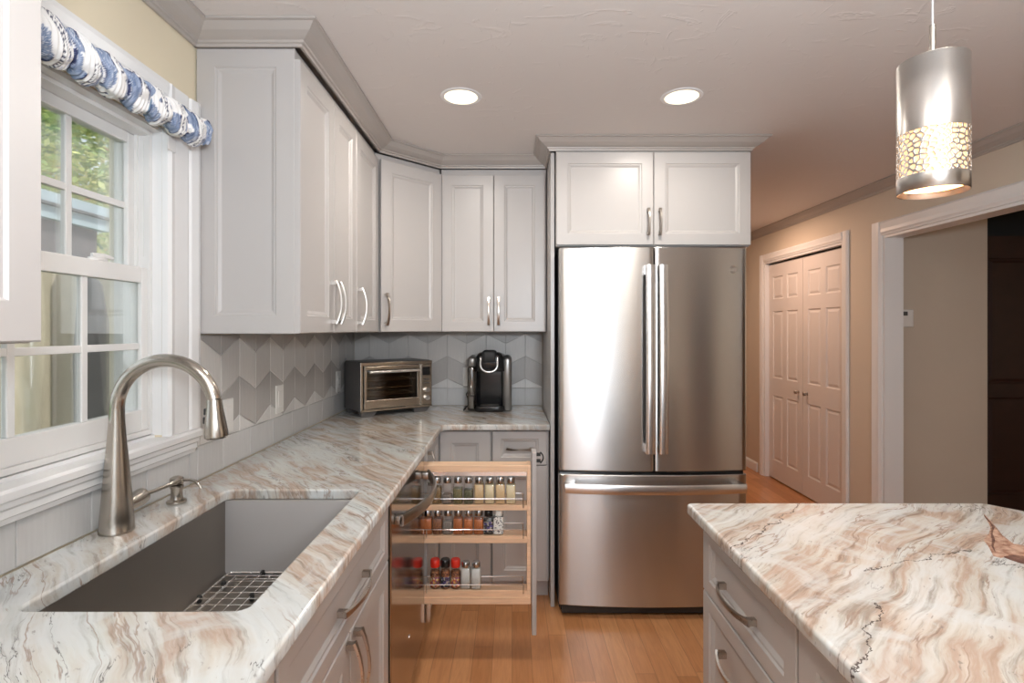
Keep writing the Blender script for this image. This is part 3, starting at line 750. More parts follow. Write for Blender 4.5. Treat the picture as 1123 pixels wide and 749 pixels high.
# over-fridge cabinet
cabinet((.219, 2.638, 0), 0, .965, .69, 1.808, ZT, [door(.001, .4815, 1.812, 2.272, (.4815-.027, 1.925, True, .13)), door(.4845, .964, 1.812, 2.272, (.4845+.027, 1.925, True, .13))],
    'wide greige two-door cabinet above the refrigerator')
# tall side panels
o = MB().box(.194, .213, 2.655, 3.335, .001, ZT, .001).build('fridge_side_panel', M['cab']); tag(o, 'tall greige panel standing between the back counter and the refrigerator', 'side panel')
# near upper cabinet at left edge of the view
cabinet((-.688, .0346, 0), PI/2, .720, .306, ZB-.005, ZT, [door(.002, .358, ZB-.003, 2.247, (.332, hz, True, .16)), door(.361, .718, ZB-.003, 2.247, (.361+.026, hz, True, .16))],
    'near white-looking upper cabinet at the left edge of the photo, in front of the window')

# ------------------------------------------------------------------ base cabinets, window run
BX = -.392
# near base
cabinet((BX, .08, 0), PI/2, .752, .59, .105, .883, [('drawer', .002, .750, .702, .872, (.376, .787, False, .19)), door(.002, .375, .112, .698, (.349, .60, True, .17)), door(.378, .750, .112, .698, (.404, .60, True, .17))],
    'greige base cabinet nearest the camera, left of the sink cabinet', toe=True)
sinkc = cabinet((BX, .838, 0), PI/2, .757, .59, .105, .883, [('drawer', .003, .754, .702, .872, (.385, .787, False, .20)), door(.003, .377, .112, .698, (.351, .605, True, .17)), door(.380, .754, .112, .698, (.406, .605, True, .17))],
    'greige sink base cabinet under the sink with one wide drawer front over two doors', toe=True, open_top=True)
# dishwasher
dw = empty('dishwasher', (-.392, 1.603, 0), PI/2, 'dark polished stainless dishwasher with a bowed bar handle beside the spice pull-out', 'dishwasher')
mb = MB(); mb.box(.004, .606, .002, .57, .11, .875); mb.build('tub', M['dkgrey'], dw)
mb = MB()
y0_ = -.026
mb.box(.002, .608, y0_, 0, .115, .868, .004); dwd = mb.build('door', M['dw'], dw)
mb = MB(); mb.box(.003, .607, y0_-.002, y0_+.012, .8685, .882, .002); mb.build('control_panel', M['black'], dw)
mb = MB(); mb.box(.004, .606, .05, .06, .001, .108); mb.build('toe_kick', M['blackm'], dw)
def bar(L_, out, bow, w, t, c, vertical=False, n=26, foot=.03):
    mb = MB(); rs = []
    for i in range(n+1):
        u = -L_/2+L_*i/n; q = 2*u/L_; o = out+bow*(1-q*q)
        if vertical: rs.append([(c[0]-w/2, c[1]-o, c[2]+u), (c[0]+w/2, c[1]-o, c[2]+u), (c[0]+w/2, c[1]-o-t*.7, c[2]+u), (c[0]+w*.3, c[1]-o-t, c[2]+u), (c[0]-w*.3, c[1]-o-t, c[2]+u), (c[0]-w/2, c[1]-o-t*.7, c[2]+u)])
        else: rs.append([(c[0]+u, c[1]-o, c[2]-w/2), (c[0]+u, c[1]-o, c[2]+w/2), (c[0]+u, c[1]-o-t*.7, c[2]+w/2), (c[0]+u, c[1]-o-t, c[2]+w*.3), (c[0]+u, c[1]-o-t, c[2]-w*.3), (c[0]+u, c[1]-o-t*.7, c[2]-w/2)])
    mb.rings(rs)
    return mb
mb = bar(.53, .018, .058, .036, .012, (.305, y0_, .800))
for u in (-.265, .235): mb.box(.305+u, .305+u+.03, y0_-.026, y0_, .787, .813, .002)
mb.build('handle', M['pull'], dwd, smooth=True, autos=40)
mb = MB(); mb.lathe([(.001, 0), (.008, 0), (.0075, .002), (.001, .003)], (.28, y0_, .30), 16, mat=Matrix.Rotation(PI/2, 4, 'X')); mb.build('badge', M['chrome'], dwd)

# spice pull-out
sr = empty('spice_pull_out', (0, 0, 0), 0, 'narrow maple spice rack pulled out of the base cabinet run with three shelves', 'pull-out rack')
Y0, Y1 = 2.232, 2.300
mb = MB(); mb.box(.0834, .103, 2.222, 2.303, .108, .876, .002); fd = mb.build('front_panel', M['cab'], sr)
pm = pull_mesh(.042, .028, True, (0, 0, 0), .010, .008).build('handle', M['blackm'], fd)
pm.rotation_euler = (0, 0, PI/2); pm.location = (.103, 2.262, .846)
mb = MB(); mb.box(.063, .080, Y0, Y1, .236, .822, .001); mb.build('end_board', M['maple'], sr)
mb = MB(); mb.box(-.80, -.783, Y0, Y1, .236, .822, .001); mb.build('end_board', M['maple'], sr)
mb = MB(); mb.box(-.783, .063, Y0, Y1, .792, .820, .001); mb.build('top_board', M['maple'], sr)
mb = MB(); mb.box(-.783, .063, Y0, Y1, .630, .652, .001); mb.build('shelf', M['maple'], sr)
mb = MB(); mb.box(-.783, .063, Y0, Y1, .492, .522, .001); mb.build('shelf', M['maple'], sr)
mb = MB(); mb.box(-.783, .063, Y0+.004, Y1-.004, .262, .290, .001); mb.box(-.783, .080, Y0-.004, Y1+.002, .236, .263, .001); mb.build('shelf', M['maple'], sr)
for zz in (.652, .522, .290):
    mb = MB()
    for yy in (Y0-.003, Y1+.004):
        zr = zz+.028
        mb.tube([(-.77, yy, zr), (.045, yy, zr), (.048, yy, zr-.002), (.048, yy, zz-.010)], .0022, 8)
        mb.tube([(-.36, yy, zr), (-.36, yy, zz-.008)], .002, 6)
    mb.build('wire_rail', M['chrome'], sr, smooth=True)
mb = MB(); mb.box(-.75, .062, Y0+.016, Y0+.034, .772, .790); mb.build('top_slide', M['edge'], sr)
mb = MB(); mb.box(-.78, -.355, Y0+.012, Y0+.032, .205, .234); mb.box(-.39, -.345, Y0+.014, Y0+.018, .150, .232); mb.build('bottom_slide', M['edge'], sr)
mb = MB(); mb.tube([(-.378, Y0-.004, .83), (-.378, Y0-.004, .12)], .0045, 8); mb.build('door_gasket', M['blackm'], sr) if False else None
# corner base cabinet: two leaves meeting at the inner corner
cb = empty('corner_cabinet', (0, 0, 0), 0, 'greige corner base cabinet with two leaves meeting at the inner corner under the toaster oven', 'cabinet')
mb = MB(); mb.box(-.985, -.392, 2.312, 3.33, .105, .883); mb.box(-.392, -.106, 2.715, 3.33, .105, .883); mb.box(-.985, -.43, 2.312, 2.72, .001, .105); mb.box(-.43, -.106, 2.775, 3.3, .001, .105); mb.build('body', M['cab'], cb)
q = door_mesh(.372, .765, 0, .110).build('door', M['cab'], cb); q.rotation_euler = (0, 0, PI/2); q.location = (-.392, 2.316, 0)
hq = pull_mesh(.15, .034, True, (.02, -.020, .78)).build('handle', M['pull'], q, smooth=True, autos=40)
q = door_mesh(.260, .765, -.369, .110, .060).build('door', M['cab'], cb); q.location = (0, 2.714, 0)
# base cabinet with a drawer on the back wall
cabinet((-.104, 2.714, 0), 0, .292, .61, .105, .883, [('drawer', .004, .282, .703, .875, (.143, .787, False, .13)), door(.004, .282, .110, .699, (.035, .60, True, .13))],
    'greige base cabinet with one drawer over a door, left of the refrigerator', toe=True)

# spice jars
def sqloop(w_, z_, r=.007): return [(a, b_, z_) for a, b_ in rrect(-w_/2, w_/2, -w_/2, w_/2, min(r, w_*.45), 4)]
def square_jar(h, cont, fill, lidm, label, cat='spice jar', group=None, wide=.0415, lab=None, labz=(.02, .07)):
    r = empty('spice_jar', (0, 0, 0), 0, label, cat, group); hb_ = h-.026
    mb = MB(); mb.rings([sqloop(wide-.004, .0005), sqloop(wide, .003), sqloop(wide, hb_-.008), sqloop(wide-.005, hb_-.002), sqloop(wide-.012, hb_)]); mb.build('glass', M['jarglass'], r, smooth=True, autos=40)
    mb = MB(); top = hb_*fill; mb.rings([sqloop(wide-.005, .003), sqloop(wide-.003, .005), sqloop(wide-.003, top-.004), sqloop(wide-.006, top)]); mb.build('contents', cont, r, smooth=True, autos=40)
    mb = MB(); mb.lathe([(.0165, hb_), (.0172, hb_+.002), (.0172, hb_+.020), (.0155, hb_+.0235), (.001, hb_+.024)], seg=24); mb.build('lid', lidm, r, smooth=True)
    if lab:
        mb = MB(); w2 = wide+.0008; mb.rings([sqloop(w2, labz[0]), sqloop(w2, labz[1])], False, False); mb.build('paper_label', lab, r, smooth=True, autos=40)
    return r
P = lambda n, a, b_: powder(n, a, b_)
def labmat(name, cols, scale):
    m, nt, b = new_mat(name); v = N(nt, 'ShaderNodeTexVoronoi'); v.inputs['Scale'].default_value = scale; L(nt, coord(nt), v.inputs['Vector'])
    s = N(nt, 'ShaderNodeSeparateColor'); L(nt, v.outputs['Color'], s.inputs[0]); rr = N(nt, 'ShaderNodeValToRGB'); rr.color_ramp.interpolation = 'CONSTANT'
    el = rr.color_ramp.elements
    while len(el) < len(cols): el.new(.5)
    for i, (e_, c) in enumerate(zip(el, cols)): e_.position = i/len(cols); e_.color = (*c, 1)
    L(nt, s.outputs[0], rr.inputs[0]); L(nt, rr.outputs[0], b.inputs['Base Color']); b.inputs['Roughness'].default_value = .45; return m
M['lid'] = metal('jar_lid_steel', (.55, .56, .57), .18)
tan = P('sp_brown', (.20, .12, .05), (.36, .24, .11)); grn = P('sp_herb', (.16, .13, .06), (.30, .27, .13)); dgrn = P('sp_dark_herb', (.08, .085, .05), (.20, .19, .11))
yel = P('sp_tan', (.80, .54, .28), (.88, .66, .38)); cream = P('sp_cream', (.86, .70, .40), (.92, .80, .54)); red = P('sp_red', (.48, .12, .03), (.66, .22, .07)); pep = P('sp_flake', (.10, .03, .02), (.50, .20, .08)); grey = P('sp_grey', (.22, .18, .15), (.36, .31, .27)); blk = P('sp_black', (.02, .018, .015), (.12, .10, .08)); wht = P('sp_white', (.76, .77, .72), (.84, .85, .80))
flor = labmat('floral_label', [(.55, .12, .05), (.75, .45, .12), (.30, .10, .18), (.70, .60, .35), (.15, .10, .08)], 160)
dlab = labmat('dark_label', [(.03, .03, .04), (.10, .08, .25), (.04, .04, .05), (.45, .40, .35)], 170)
wlab = labmat('speckled_label', [(.80, .80, .76), (.80, .80, .76), (.12, .12, .14), (.78, .78, .74)], 190)
rows = [
 (.6525, .113, 479.5, 11.6, [(tan, .80, 'ground brown spice'), (grey, .45, 'a little grey-brown spice'), (grn, .74, 'olive green dried herb'), (dgrn, .66, 'dark green dried herb'), (yel, .93, 'pale orange powder'), (cream, .93, 'cream yellow powder'), (yel, .93, 'light tan powder'), (cream, .92, 'pale cream granules')], 'top'),
 (.5225, .103, 469.4, 11.2, [(red, .85, 'dark red spice'), (pep, .86, 'red chilli flakes'), (grey, .70, 'grey and red ground spice'), (red, .86, 'brick red powder'), (red, .84, 'rust red powder'), (red, .82, 'deep orange red powder')], 'middle'),
]
jars_g = 'glass spice jars in the pull-out rack'
ordn = ['leftmost', 'second from left', 'third from left', 'fourth from left', 'fifth from left', 'sixth from left', 'seventh from left', 'rightmost']
for z_, h_, px0, st_, items, shelf in rows:
    for k, (mt, fl, nm) in enumerate(items):
        j = square_jar(h_, mt, fl, M['lid'], 'square glass jar of %s on the %s shelf, %s' % (nm, shelf, ordn[k] if shelf == 'top' else ordn[k]), group=jars_g)
        j.location = ((px0+k*st_-562)/256.5, 2.264, z_)
x6 = lambda px: (px-562)/256.5
j = square_jar(.100, blk, .8, M['black'], 'black lidded jar with a dark purple label on the middle shelf', group=jars_g, lab=dlab, labz=(.01, .055)); j.location = (x6(536.2), 2.264, .5225)
j = square_jar(.103, wht, .8, M['paper'], 'white lidded jar with black speckled label at the right end of the middle shelf', group=jars_g, lab=wlab, labz=(.004, .076)); j.location = (x6(547.2), 2.264, .5225)
def round_jar(cap, lab, label):
    r = empty('spice_bottle', (0, 0, 0), 0, label, 'spice jar', jars_g)
    mb = MB(); mb.lathe([(.019, .0005), (.021, .003), (.021, .070), (.018, .080), (.017, .090)], seg=28); mb.build('glass', M['jarglass'], r, smooth=True)
    mb = MB(); mb.lathe([(.018, .003), (.0195, .005), (.0195, .068), (.015, .074)], seg=24); mb.build('contents', pep, r, smooth=True)
    mb = MB(); mb.lathe([(.0214, .010), (.0215, .052)], seg=28); 
    mb.f = [f for f in mb.f if len(f) == 4]; mb.mi = mb.mi[:len(mb.f)]; mb.build('paper_label', lab, r, smooth=True)
    mb = MB(); mb.lathe([(.0195, .090), (.0205, .092), (.0205, .112), (.019, .120), (.0175, .122), (.001, .1225)], seg=28); mb.build('cap', cap, r, smooth=True); return r
j = round_jar(M['redcap'], flor, 'round spice bottle with a red cap at the left of the bottom shelf'); j.location = (x6(477.6), 2.264, .2905)
j = round_jar(M['black'], dlab, 'round spice bottle with a black cap between two red-capped bottles'); j.location = (x6(488.8), 2.264, .2905)
j = round_jar(M['redcap'], flor, 'red-capped spice bottle beside the white salt shakers on the bottom shelf'); j.location = (x6(500), 2.264, .2905)
j = square_jar(.114, wht, .97, M['lid'], 'left one of two white-filled glass shakers on the bottom shelf', group=jars_g); j.location = (x6(511.2), 2.264, .2905)
j = square_jar(.114, wht, .97, M['lid'], 'right one of two white-filled glass shakers on the bottom shelf', group=jars_g); j.location = (x6(522.6), 2.264, .2905)

# ------------------------------------------------------------------ refrigerator
fr = empty('refrigerator', (.6815, 2.533, 0), 0, 'stainless steel french-door refrigerator with a bottom freezer drawer', 'refrigerator')
HW = .4535
def bow(x): return .026*(x/HW)**2        # 0 at the middle, recessed at the sides
def bowed(x0, x1, z0, z1, name, mat, rnd=.006, back=.075):
    n = 18; mb = MB(); rs = []
    for z_, ins in ((z0, .003), (z0+.004, 0), (z1-.004, 0), (z1, .003)):
        loop = []
        for i in range(n+1):
            x = x0+(x1-x0)*i/n; e_ = 0
            if i == 0: e_ = rnd
            loop.append((x+(ins if i == 0 else -ins if i == n else 0), bow(x)+ins+(rnd if i in (0, n) else 0), z_))
            if i == 0: loop.append((x+rnd*.35, bow(x)+ins+rnd*.3, z_)); loop.append((x+rnd, bow(x)+ins, z_))
            if i == n-1: loop.append((x1-rnd, bow(x1)+ins, z_)); loop.append((x1-rnd*.35, bow(x1)+ins+rnd*.3, z_))
        loop = sorted(loop, key=lambda p: p[0])
        loop += [(x1-ins, back, z_), (x0+ins, back, z_)]
        rs.append(loop)
    mb.rings(rs); return mb.build(name, mat, fr, smooth=True, autos=35)
dL = bowed(-HW, -.002, .712, 1.790, 'door', M['fridge'])
dR = bowed(.002, HW, .712, 1.790, 'door', M['fridge'])
dz_ = bowed(-HW, HW, .060, .694, 'freezer_drawer', M['fridge'])
mb = MB(); mb.box(-.450, .450, .082, .78, .02, 1.785, .004); mb.build('body', M['dkgrey'], fr)
mb = MB(); mb.box(-.445, .445, .045, .082, .03, 1.78); mb.build('gasket', M['black'], fr)
mb = MB(); mb.box(-.440, .440, .035, .081, .018, .058); mb.build('toe_grille', M['blackm'], fr)
for sx_ in (-.38, .38):
    mb = MB(); mb.lathe([(.02, .0005), (.022, .003), (.022, .02)], (sx_, .12, 0), 16); mb.build('foot', M['blackm'], fr)
for par, cx_ in ((dL, -.028), (dR, .033)):
    mb = bar(.893, .034, .010, .042, .014, (cx_, 0, 1.253), True)
    for s_ in (1, -1):
        a0 = 1.253+s_*.4455; mb.box(cx_-.0195, cx_+.0195, -.038, .004, min(a0, a0-s_*.042), max(a0, a0-s_*.042), .002)
    mb.build('handle', M['fhandle'], par, smooth=True, autos=40)
mb = bar(.86, .020, .030, .044, .013, (0, 0, .640), False)
for s_ in (1, -1):
    a0 = s_*.43; mb.box(min(a0, a0-s_*.05), max(a0, a0-s_*.05), -.026, .026, .624, .656, .002)
mb.build('handle', M['fhandle'], dz_, smooth=True, autos=40)
mb = MB(); rot = Matrix.Rotation(PI/2, 4, 'X'); bx, bz = .384, 1.683
mb.lathe([(.001, 0), (.0185, 0), (.0185, .002), (.0165, .003), (.0155, .0022), (.001, .0022)], (bx, bow(bx)+.001, bz), 28, mat=rot)
bd = mb.build('badge', M['pull'], dR, smooth=True)
cu = bpy.data.curves.new('badge_lettering', 'FONT'); cu.body = 'GE'; cu.size = .019; cu.align_x = 'CENTER'; cu.align_y = 'CENTER'; cu.extrude = .0006; cu.shear = .35
to = bpy.data.objects.new('badge_lettering', cu); COL.objects.link(to); to.parent = bd; to.location = (bx, bow(bx)-.0018, bz); to.rotation_euler = (PI/2, 0, 0); bpy.context.view_layer.update(); me_ = bpy.data.meshes.new_from_object(to.evaluated_get(bpy.context.evaluated_depsgraph_get())); mt_ = to.matrix_local.copy(); bpy.data.objects.remove(to); me_.materials.clear(); to = link('badge_lettering', me_, M['fhandle'], bd); to.matrix_local = mt_

# ------------------------------------------------------------------ toaster oven
ang = math.atan2(.251, .348); OW, OD = .429, .26
ov = empty('toaster_oven', (-.82, 2.857, .914), ang, 'stainless steel toaster oven with a glass door in the counter corner', 'toaster oven')
mb = MB()
pr = [(.0, .030), (.0, .285), (.010, .297), (.03, .300), (OD-.02, .300), (OD, .285), (OD, .030)]
for a, b_ in ((0, .004), (OW-.004, OW)): mb.prism(pr, 'x', a, b_)
mb.box(.004, OW-.004, .004, OD, .030, .036); mb.prism([(.010, .297), (.03, .300), (OD-.02, .300), (OD-.02, .294), (.004, .291)], 'x', .004, OW-.004); mb.box(.004, OW-.004, OD-.006, OD, .036, .297)
mb.build('housing', M['dkgrey'], ov, bevel=.002)
M['ovs'] = metal('oven_steel', (.46, .40, .33), .26, .3, .25)
x0_, x1_ = .018, .345
mb = MB()   # bezel around the door
mb.box(.0, OW, -.006, .004, .280, .298, .002); mb.box(0, .014, -.006, .004, .032, .281, .002); mb.box(0, OW, -.006, .004, .030, .042, .002); mb.box(.348, .354, -.006, .004, .042, .280, .001)
mb.build('bezel', M['ovs'], ov)
dm = MB(); dm.box(x0_, x1_, -.014, -.004, .046, .092, .002); dm.box(x0_, x1_, -.014, -.004, .258, .277, .002); dm.box(x0_, x0_+.014, -.014, -.004, .092, .258, .001); dm.box(x1_-.014, x1_, -.014, -.004, .092, .258, .001)
do = dm.build('door', M['ovs'], ov); MB().box(x0_+.013, x1_-.013, -.011, -.007, .091, .259).build('glass', M['ovenglass'], do)
hh = MB(); hh.tube([(x0_+.022, -.038, .248), (x1_-.010, -.038, .248)], .0085, 16)
for xx in (x0_+.03, x1_-.02): hh.tube([(xx, -.012, .248), (xx, -.036, .248)], .006, 10)
hh.build('handle', M['fhandle'], do, smooth=True)
mb = MB(); mb.box(.356, OW-.003, -.008, .003, .044, .279, .002); cp = mb.build('control_panel', M['ovs'], ov)
MB().box(.366, .414, -.0095, -.008, .215, .262, .001).build('display', M['black'], cp)
for zz in (.085, .130):
    mb = MB(); mb.lathe([(.001, .0), (.0150, .0), (.0155, .004), (.0140, .018), (.012, .020), (.001, .020)], (.391, -.008, zz), 24, mat=rot); mb.build('knob', M['chrome'], cp, smooth=True)
for zz in (.170, .190):
    for xx in (.378, .391, .404): MB().box(xx-.0045, xx+.0045, -.0095, -.008, zz-.004, zz+.004, .001).build('button', M['dkgrey'], cp)
for a, b_ in ((.008, .10), (.32, .42)):
    for c_, d_ in ((.006, .04), (OD-.045, OD-.01)):
        MB().prism([(a, .030), (a, .004), (a+.004, .0005), (b_-.03, .0005), (b_-.022, .004), (b_-.01, .018), (b_, .030)], 'y', c_, d_).build('foot', M['dkgrey'], ov)
for zz, mt in ((.115, 'edge'), (.195, 'edge')):
    mb = MB()
    for k in range(8): mb.tube([(.02, .02+k*.028, zz), (.335, .02+k*.028, zz)], .0018, 6)
    for xx in (.02, .335): mb.tube([(xx, .015, zz), (xx, .22, zz)], .0022, 6)
    mb.build('wire_rack', M[mt], ov, smooth=True)
mb = MB(); mb.box(.03, .32, .03, .21, .150, .156, .002); mb.build('baking_tray', M['ovs'], ov)

# ------------------------------------------------------------------ coffee maker
km = empty('coffee_maker', (-.132, 3.062, .914), 0, 'black and silver single-cup coffee maker on the back counter', 'coffee maker')
km.scale = (1.11, 1, 1)
M['silverp'] = paint('silver_plastic', (.30, .29, .28), .28, .03, 20, metallic=.7)
def shell(x0, x1, y0, y1, z0, z1, top_in=.0, r=.03, seg=6, rt=.03):
    mb = MB(); rs = []
    rs.append([(a, b_, z0) for a, b_ in rrect(x0+.003, x1-.003, y0+.003, y1-.003, r, seg)])
    rs.append([(a, b_, z0+.004) for a, b_ in rrect(x0, x1, y0, y1, r, seg)])
    for k in range(7):
        t = k/6*PI/2; i_ = rt*(1-math.cos(t)); z_ = z1-rt+rt*math.sin(t)
        rs.append([(a, b_, z_) for a, b_ in rrect(x0+top_in+i_, x1-top_in-i_, y0+i_, y1-i_, max(r-i_*.3, .01), seg)])
    mb.rings(rs); return mb
shell(-.073, .088, .075, .245, .001, .335, 0, .03, rt=.035).build('rear_housing', M['black'], km, smooth=True, autos=50)
# side covers, silver
mb = shell(.070, .118, .02, .235, .006, .322, 0, .020, rt=.022); mb.build('side_cover', M['silverp'], km, smooth=True, autos=50)
mb = shell(-.118, -.072, .105, .240, .006, .322, 0, .018, rt=.020); mb.build('side_cover', M['silverp'], km, smooth=True, autos=50)
mb = shell(-.116, -.074, .015, .103, .012, .262, 0, .016, rt=.010); wrs = mb.build('water_reservoir', M['resglass'], km, smooth=True, autos=50)
MB().box(-.109, -.081, .024, .096, .018, .09, .004).build('water', M['silverp'], wrs)
mb = shell(-.116, -.070, .012, .104, .264, .322, 0, .018, rt=.020); mb.build('reservoir_lid', M['silverp'], km, smooth=True, autos=50)
# brewing head overhanging the cup bay
mb = shell(-.075, .080, -.010, .12, .235, .347, .004, .035, rt=.035); mb.build('brew_head', M['black'], km, smooth=True, autos=50)
mb = shell(-.040, .040, -.016, .10, .290, .358, .002, .018, rt=.016); mb.build('lid_cover', M['blackm'], km, smooth=True, autos=50)
# chrome handle loop
pts = [(-.044, -.004, .322)]+[(-.044*math.cos(t)*1.0, -.030-.006*math.sin(t), .275-.040*math.sin(t)) for t in [PI*k/14 for k in range(15)]]+[(.044, -.004, .322)]
mb = MB(); mb.tube(pts, .0062, 12); mb.build('handle', M['fhandle'], km, smooth=True)
mb = shell(-.075, .080, -.004, .11, .0005, .034, 0, .035, rt=.006); mb.build('drip_tray', M['black'], km, smooth=True, autos=50)
mb = MB(); mb.lathe([(.001, .0345), (.05, .0345), (.052, .0355), (.05, .037), (.001, .037)], (0, .045, 0), 28); mb.build('tray_grate', M['dkgrey'], km, smooth=True)
cd = MB(); cd.tube([(-.245, 3.326, 1.06), (-.262, 3.30, 1.03), (-.283, 3.28, .99), (-.270, 3.25, .965), (-.255, 3.22, .945), (-.275, 3.20, .926), (-.280, 3.17, .9185), (-.285, 3.12, .9185), (-.290, 3.20, .9185), (-.285, 3.28, .9185)], .0035, 8)
tag(cd.build('power_cord', M['black'], None, smooth=True), 'thin black cord hanging from the outlet beside the coffee maker', 'power cord')

# outlets
def outlet(conv_loc, rz, label, rocker=False):
    r = empty('wall_outlet', conv_loc, rz, label, 'wall outlet'); 
    mb = MB(); mb.box(-.036, .036, -.005, 0, -.059, .059, .002); mb.build('cover_plate', M['plate'], r)
    mb = MB(); mb.box(-.0165, .0165, -.0075, -.0048, -.033, .033, .001); i_ = mb.build('rocker' if rocker else 'socket', M['plate'], r)
    if not rocker:
        mb = MB()
        for zz in (.017, -.017):
            for xx in (-.006, .006): mb.box(xx-.001, xx+.001, -.0077, -.0073, zz-.004, zz+.004)
        mb.build('slots', M['blackm'], i_)
    return r
outlet((-.9935, 1.842, 1.093), PI/2, 'white rocker switch plate on the tile behind the faucet', True)
outlet((-.9935, 2.255, 1.098), PI/2, 'white rocker switch plate on the tile midway between faucet and toaster oven', True)
outlet((-.9935, 3.02, 1.096), PI/2, 'white outlet plate on the tile just left of the toaster oven')
outlet((-.272, 3.3335, 1.096), 0, 'white outlet plate on the tile just left of the coffee maker')

# ------------------------------------------------------------------ island base
ib = .512
bank = [('drawer', .002, .466, .702, .875, (.230, .780, False, .172)), ('drawer', .002, .466, .41, .698, (.230, .615, False, .172)), ('drawer', .002, .466, .112, .406, (.222, .30, False, .19))]
cabinet((ib+.02, 1.420, 0), -PI/2, .468, .58, .105, .883, bank, 'greige island cabinet with stacked drawers at its far end', toe=True)
cabinet((ib+.02, .950, 0), -PI/2, .70, .58, .105, .883, [door(.003, .348, .112, .875, None), door(.351, .697, .112, .875, None)], 'greige two-door island cabinet nearest the camera', toe=True)
o = MB().box(1.117, 1.135, .245, 1.40, .001, .883).box(1.135, 1.25, 1.38, 1.40, .001, .883).build('island_back_panel', M['cab']); tag(o, 'greige back panel closing the far side of the kitchen island', 'panel')

# ------------------------------------------------------------------ pendant lamp
pd = empty('pendant_lamp', (.854, 1.074, 1.672), 0, 'brushed nickel cylinder pendant lamp with a pierced pebble band hanging over the island', 'pendant lamp')
def pendant():
    Rr, Hh = .060, .265; n = 300; z0_, z1_ = .030, .122; m_ = 78
    rnd = random.Random(5); seeds = []
    circ = 2*PI*Rr
    tries = 0
    while tries < 6000:
        tries += 1; s = (rnd.uniform(0, circ), rnd.uniform(z0_, z1_))
        if all(min(abs(s[0]-q[0]), circ-abs(s[0]-q[0]))**2+(s[1]-q[1])**2 > .0088**2 for q in seeds): seeds.append(s)
    grid = {}
    for s in seeds:
        for ox in (-circ, 0, circ): grid.setdefault((int((s[0]+ox)//.012), int(s[1]//.012)), []).append((s[0]+ox, s[1]))
    vs = []; fs = []
    zs = [z0_+(z1_-z0_)*j/m_ for j in range(m_+1)]
    for z_ in zs:
        for k in range(n): a = 2*PI*k/n; vs.append((Rr*math.cos(a), Rr*math.sin(a), z_))
    for j in range(m_):
        zc = (zs[j]+zs[j+1])/2
        for k in range(n):
            u = circ*(k+.5)/n; gx, gz = int(u//.012), int(zc//.012); ds = []
            for ax in (-1, 0, 1):
                for az in (-1, 0, 1):
                    for s in grid.get((gx+ax, gz+az), ()): ds.append((math.hypot(u-s[0], zc-s[1]), s))
            ds.sort(key=lambda t: t[0]); hole_ = False
            if len(ds) > 1:
                e_ = (ds[1][0]-ds[0][0])/2
                hole_ = e_ > .0010+.0009*((j*n+k)*0+abs(math.sin(ds[0][1][0]*913+ds[0][1][1]*517))) and .0025 < zc-z0_ and zc < z1_-.0025
            if not hole_: fs.append((j*n+k, j*n+(k+1) % n, (j+1)*n+(k+1) % n, (j+1)*n+k))
    mb = MB(); mb.add(vs, fs)
    for (a, b_) in ((0, z0_), (z1_, Hh)):
        vv = [(Rr*math.cos(2*PI*k/n), Rr*math.sin(2*PI*k/n), z_) for z_ in (a, b_) for k in range(n)]
        mb.add(vv, [(k, (k+1) % n, n+(k+1) % n, n+k) for k in range(n)])
    M['shade'] = metal('shade_nickel', (.60, .57, .54), .36, .6, .25); o = mb.build('shade', M['shade'], pd, smooth=True)
    md = o.modifiers.new('s', 'SOLIDIFY'); md.thickness = .0010; md.offset = -1
    mb = MB(); mb.lathe([(.001, Hh-.001), (.0588, Hh-.001), (.0588, Hh+.001), (.001, Hh+.001)], seg=48); mb.build('top_cap', M['nickel'], pd)
    mb = MB(); mb.lathe([(.0535, .012), (.0545, .20)], seg=40); mb.f = [f for f in mb.f if len(f) == 4]; mb.mi = mb.mi[:len(mb.f)]; mb.build('glass_diffuser', M['bulb'], pd, smooth=True)
    mb = MB(); mb.tube([(0, 0, Hh), (0, 0, Hh+.075)], .0055, 14); mb.build('stem', M['nickel'], pd, smooth=True)
    mb = MB(); mb.tube([(0, 0, Hh+.074), (0, 0, 2.338-1.672)], .0028, 10); mb.build('cord', M['chrome'], pd, smooth=True)
    mb = MB(); mb.lathe([(.001, .630), (.020, .632), (.052, .650), (.056, .660), (.056, .667)], seg=36); mb.build('canopy', M['nickel'], pd, smooth=True)
pendant()
o = light('pendant_bulb', 'POINT', (0, 0, .05), (0, 0, 0), 2.2, (1, .72, .45), shadow_soft_size=.03); o.parent = pd

# ------------------------------------------------------------------ recessed lights
for k, (x, y, lb) in enumerate(((-.207, 2.148, 'left one of the two round recessed ceiling lights'), (.689, 2.148, 'right one of the two round recessed ceiling lights'), (-.207, .3, None), (.9, .3, None), (.2, -1.6, None), (1.8, 4.4, None))):
    r = empty('recessed_light', (x, y, 2.34), 0, lb or 'unseen round recessed ceiling light outside the picture', 'ceiling light', 'recessed ceiling lights')
    mb = MB(); mb.lathe([(.066, -.0005), (.068, -.004), (.082, -.003), (.084, -.0005)], seg=40); mb.f = [f for f in mb.f if len(f) == 4]; mb.mi = mb.mi[:len(mb.f)]; mb.build('trim_ring', M['white'], r, smooth=True)
    mb = MB(); mb.lathe([(.0665, -.0030), (.050, -.0022), (.030, -.0018), (.001, -.0016)], seg=40); mb.f = [f for f in mb.f if len(f) == 4]; mb.mi = mb.mi[:len(mb.f)]; mb.build('lens', M['lens'], r, smooth=True)
    hall = k == 5  # kitchen lamps out of view are added fill; the hall one follows its glow
    o = light('recessed_bulb', 'AREA', (0, 0, -.008), (0, 0, 0), 4.6 if not hall else 9, (1, .93, .84) if not hall else (1, .68, .50), shape='DISK', size=.13); o.parent = r

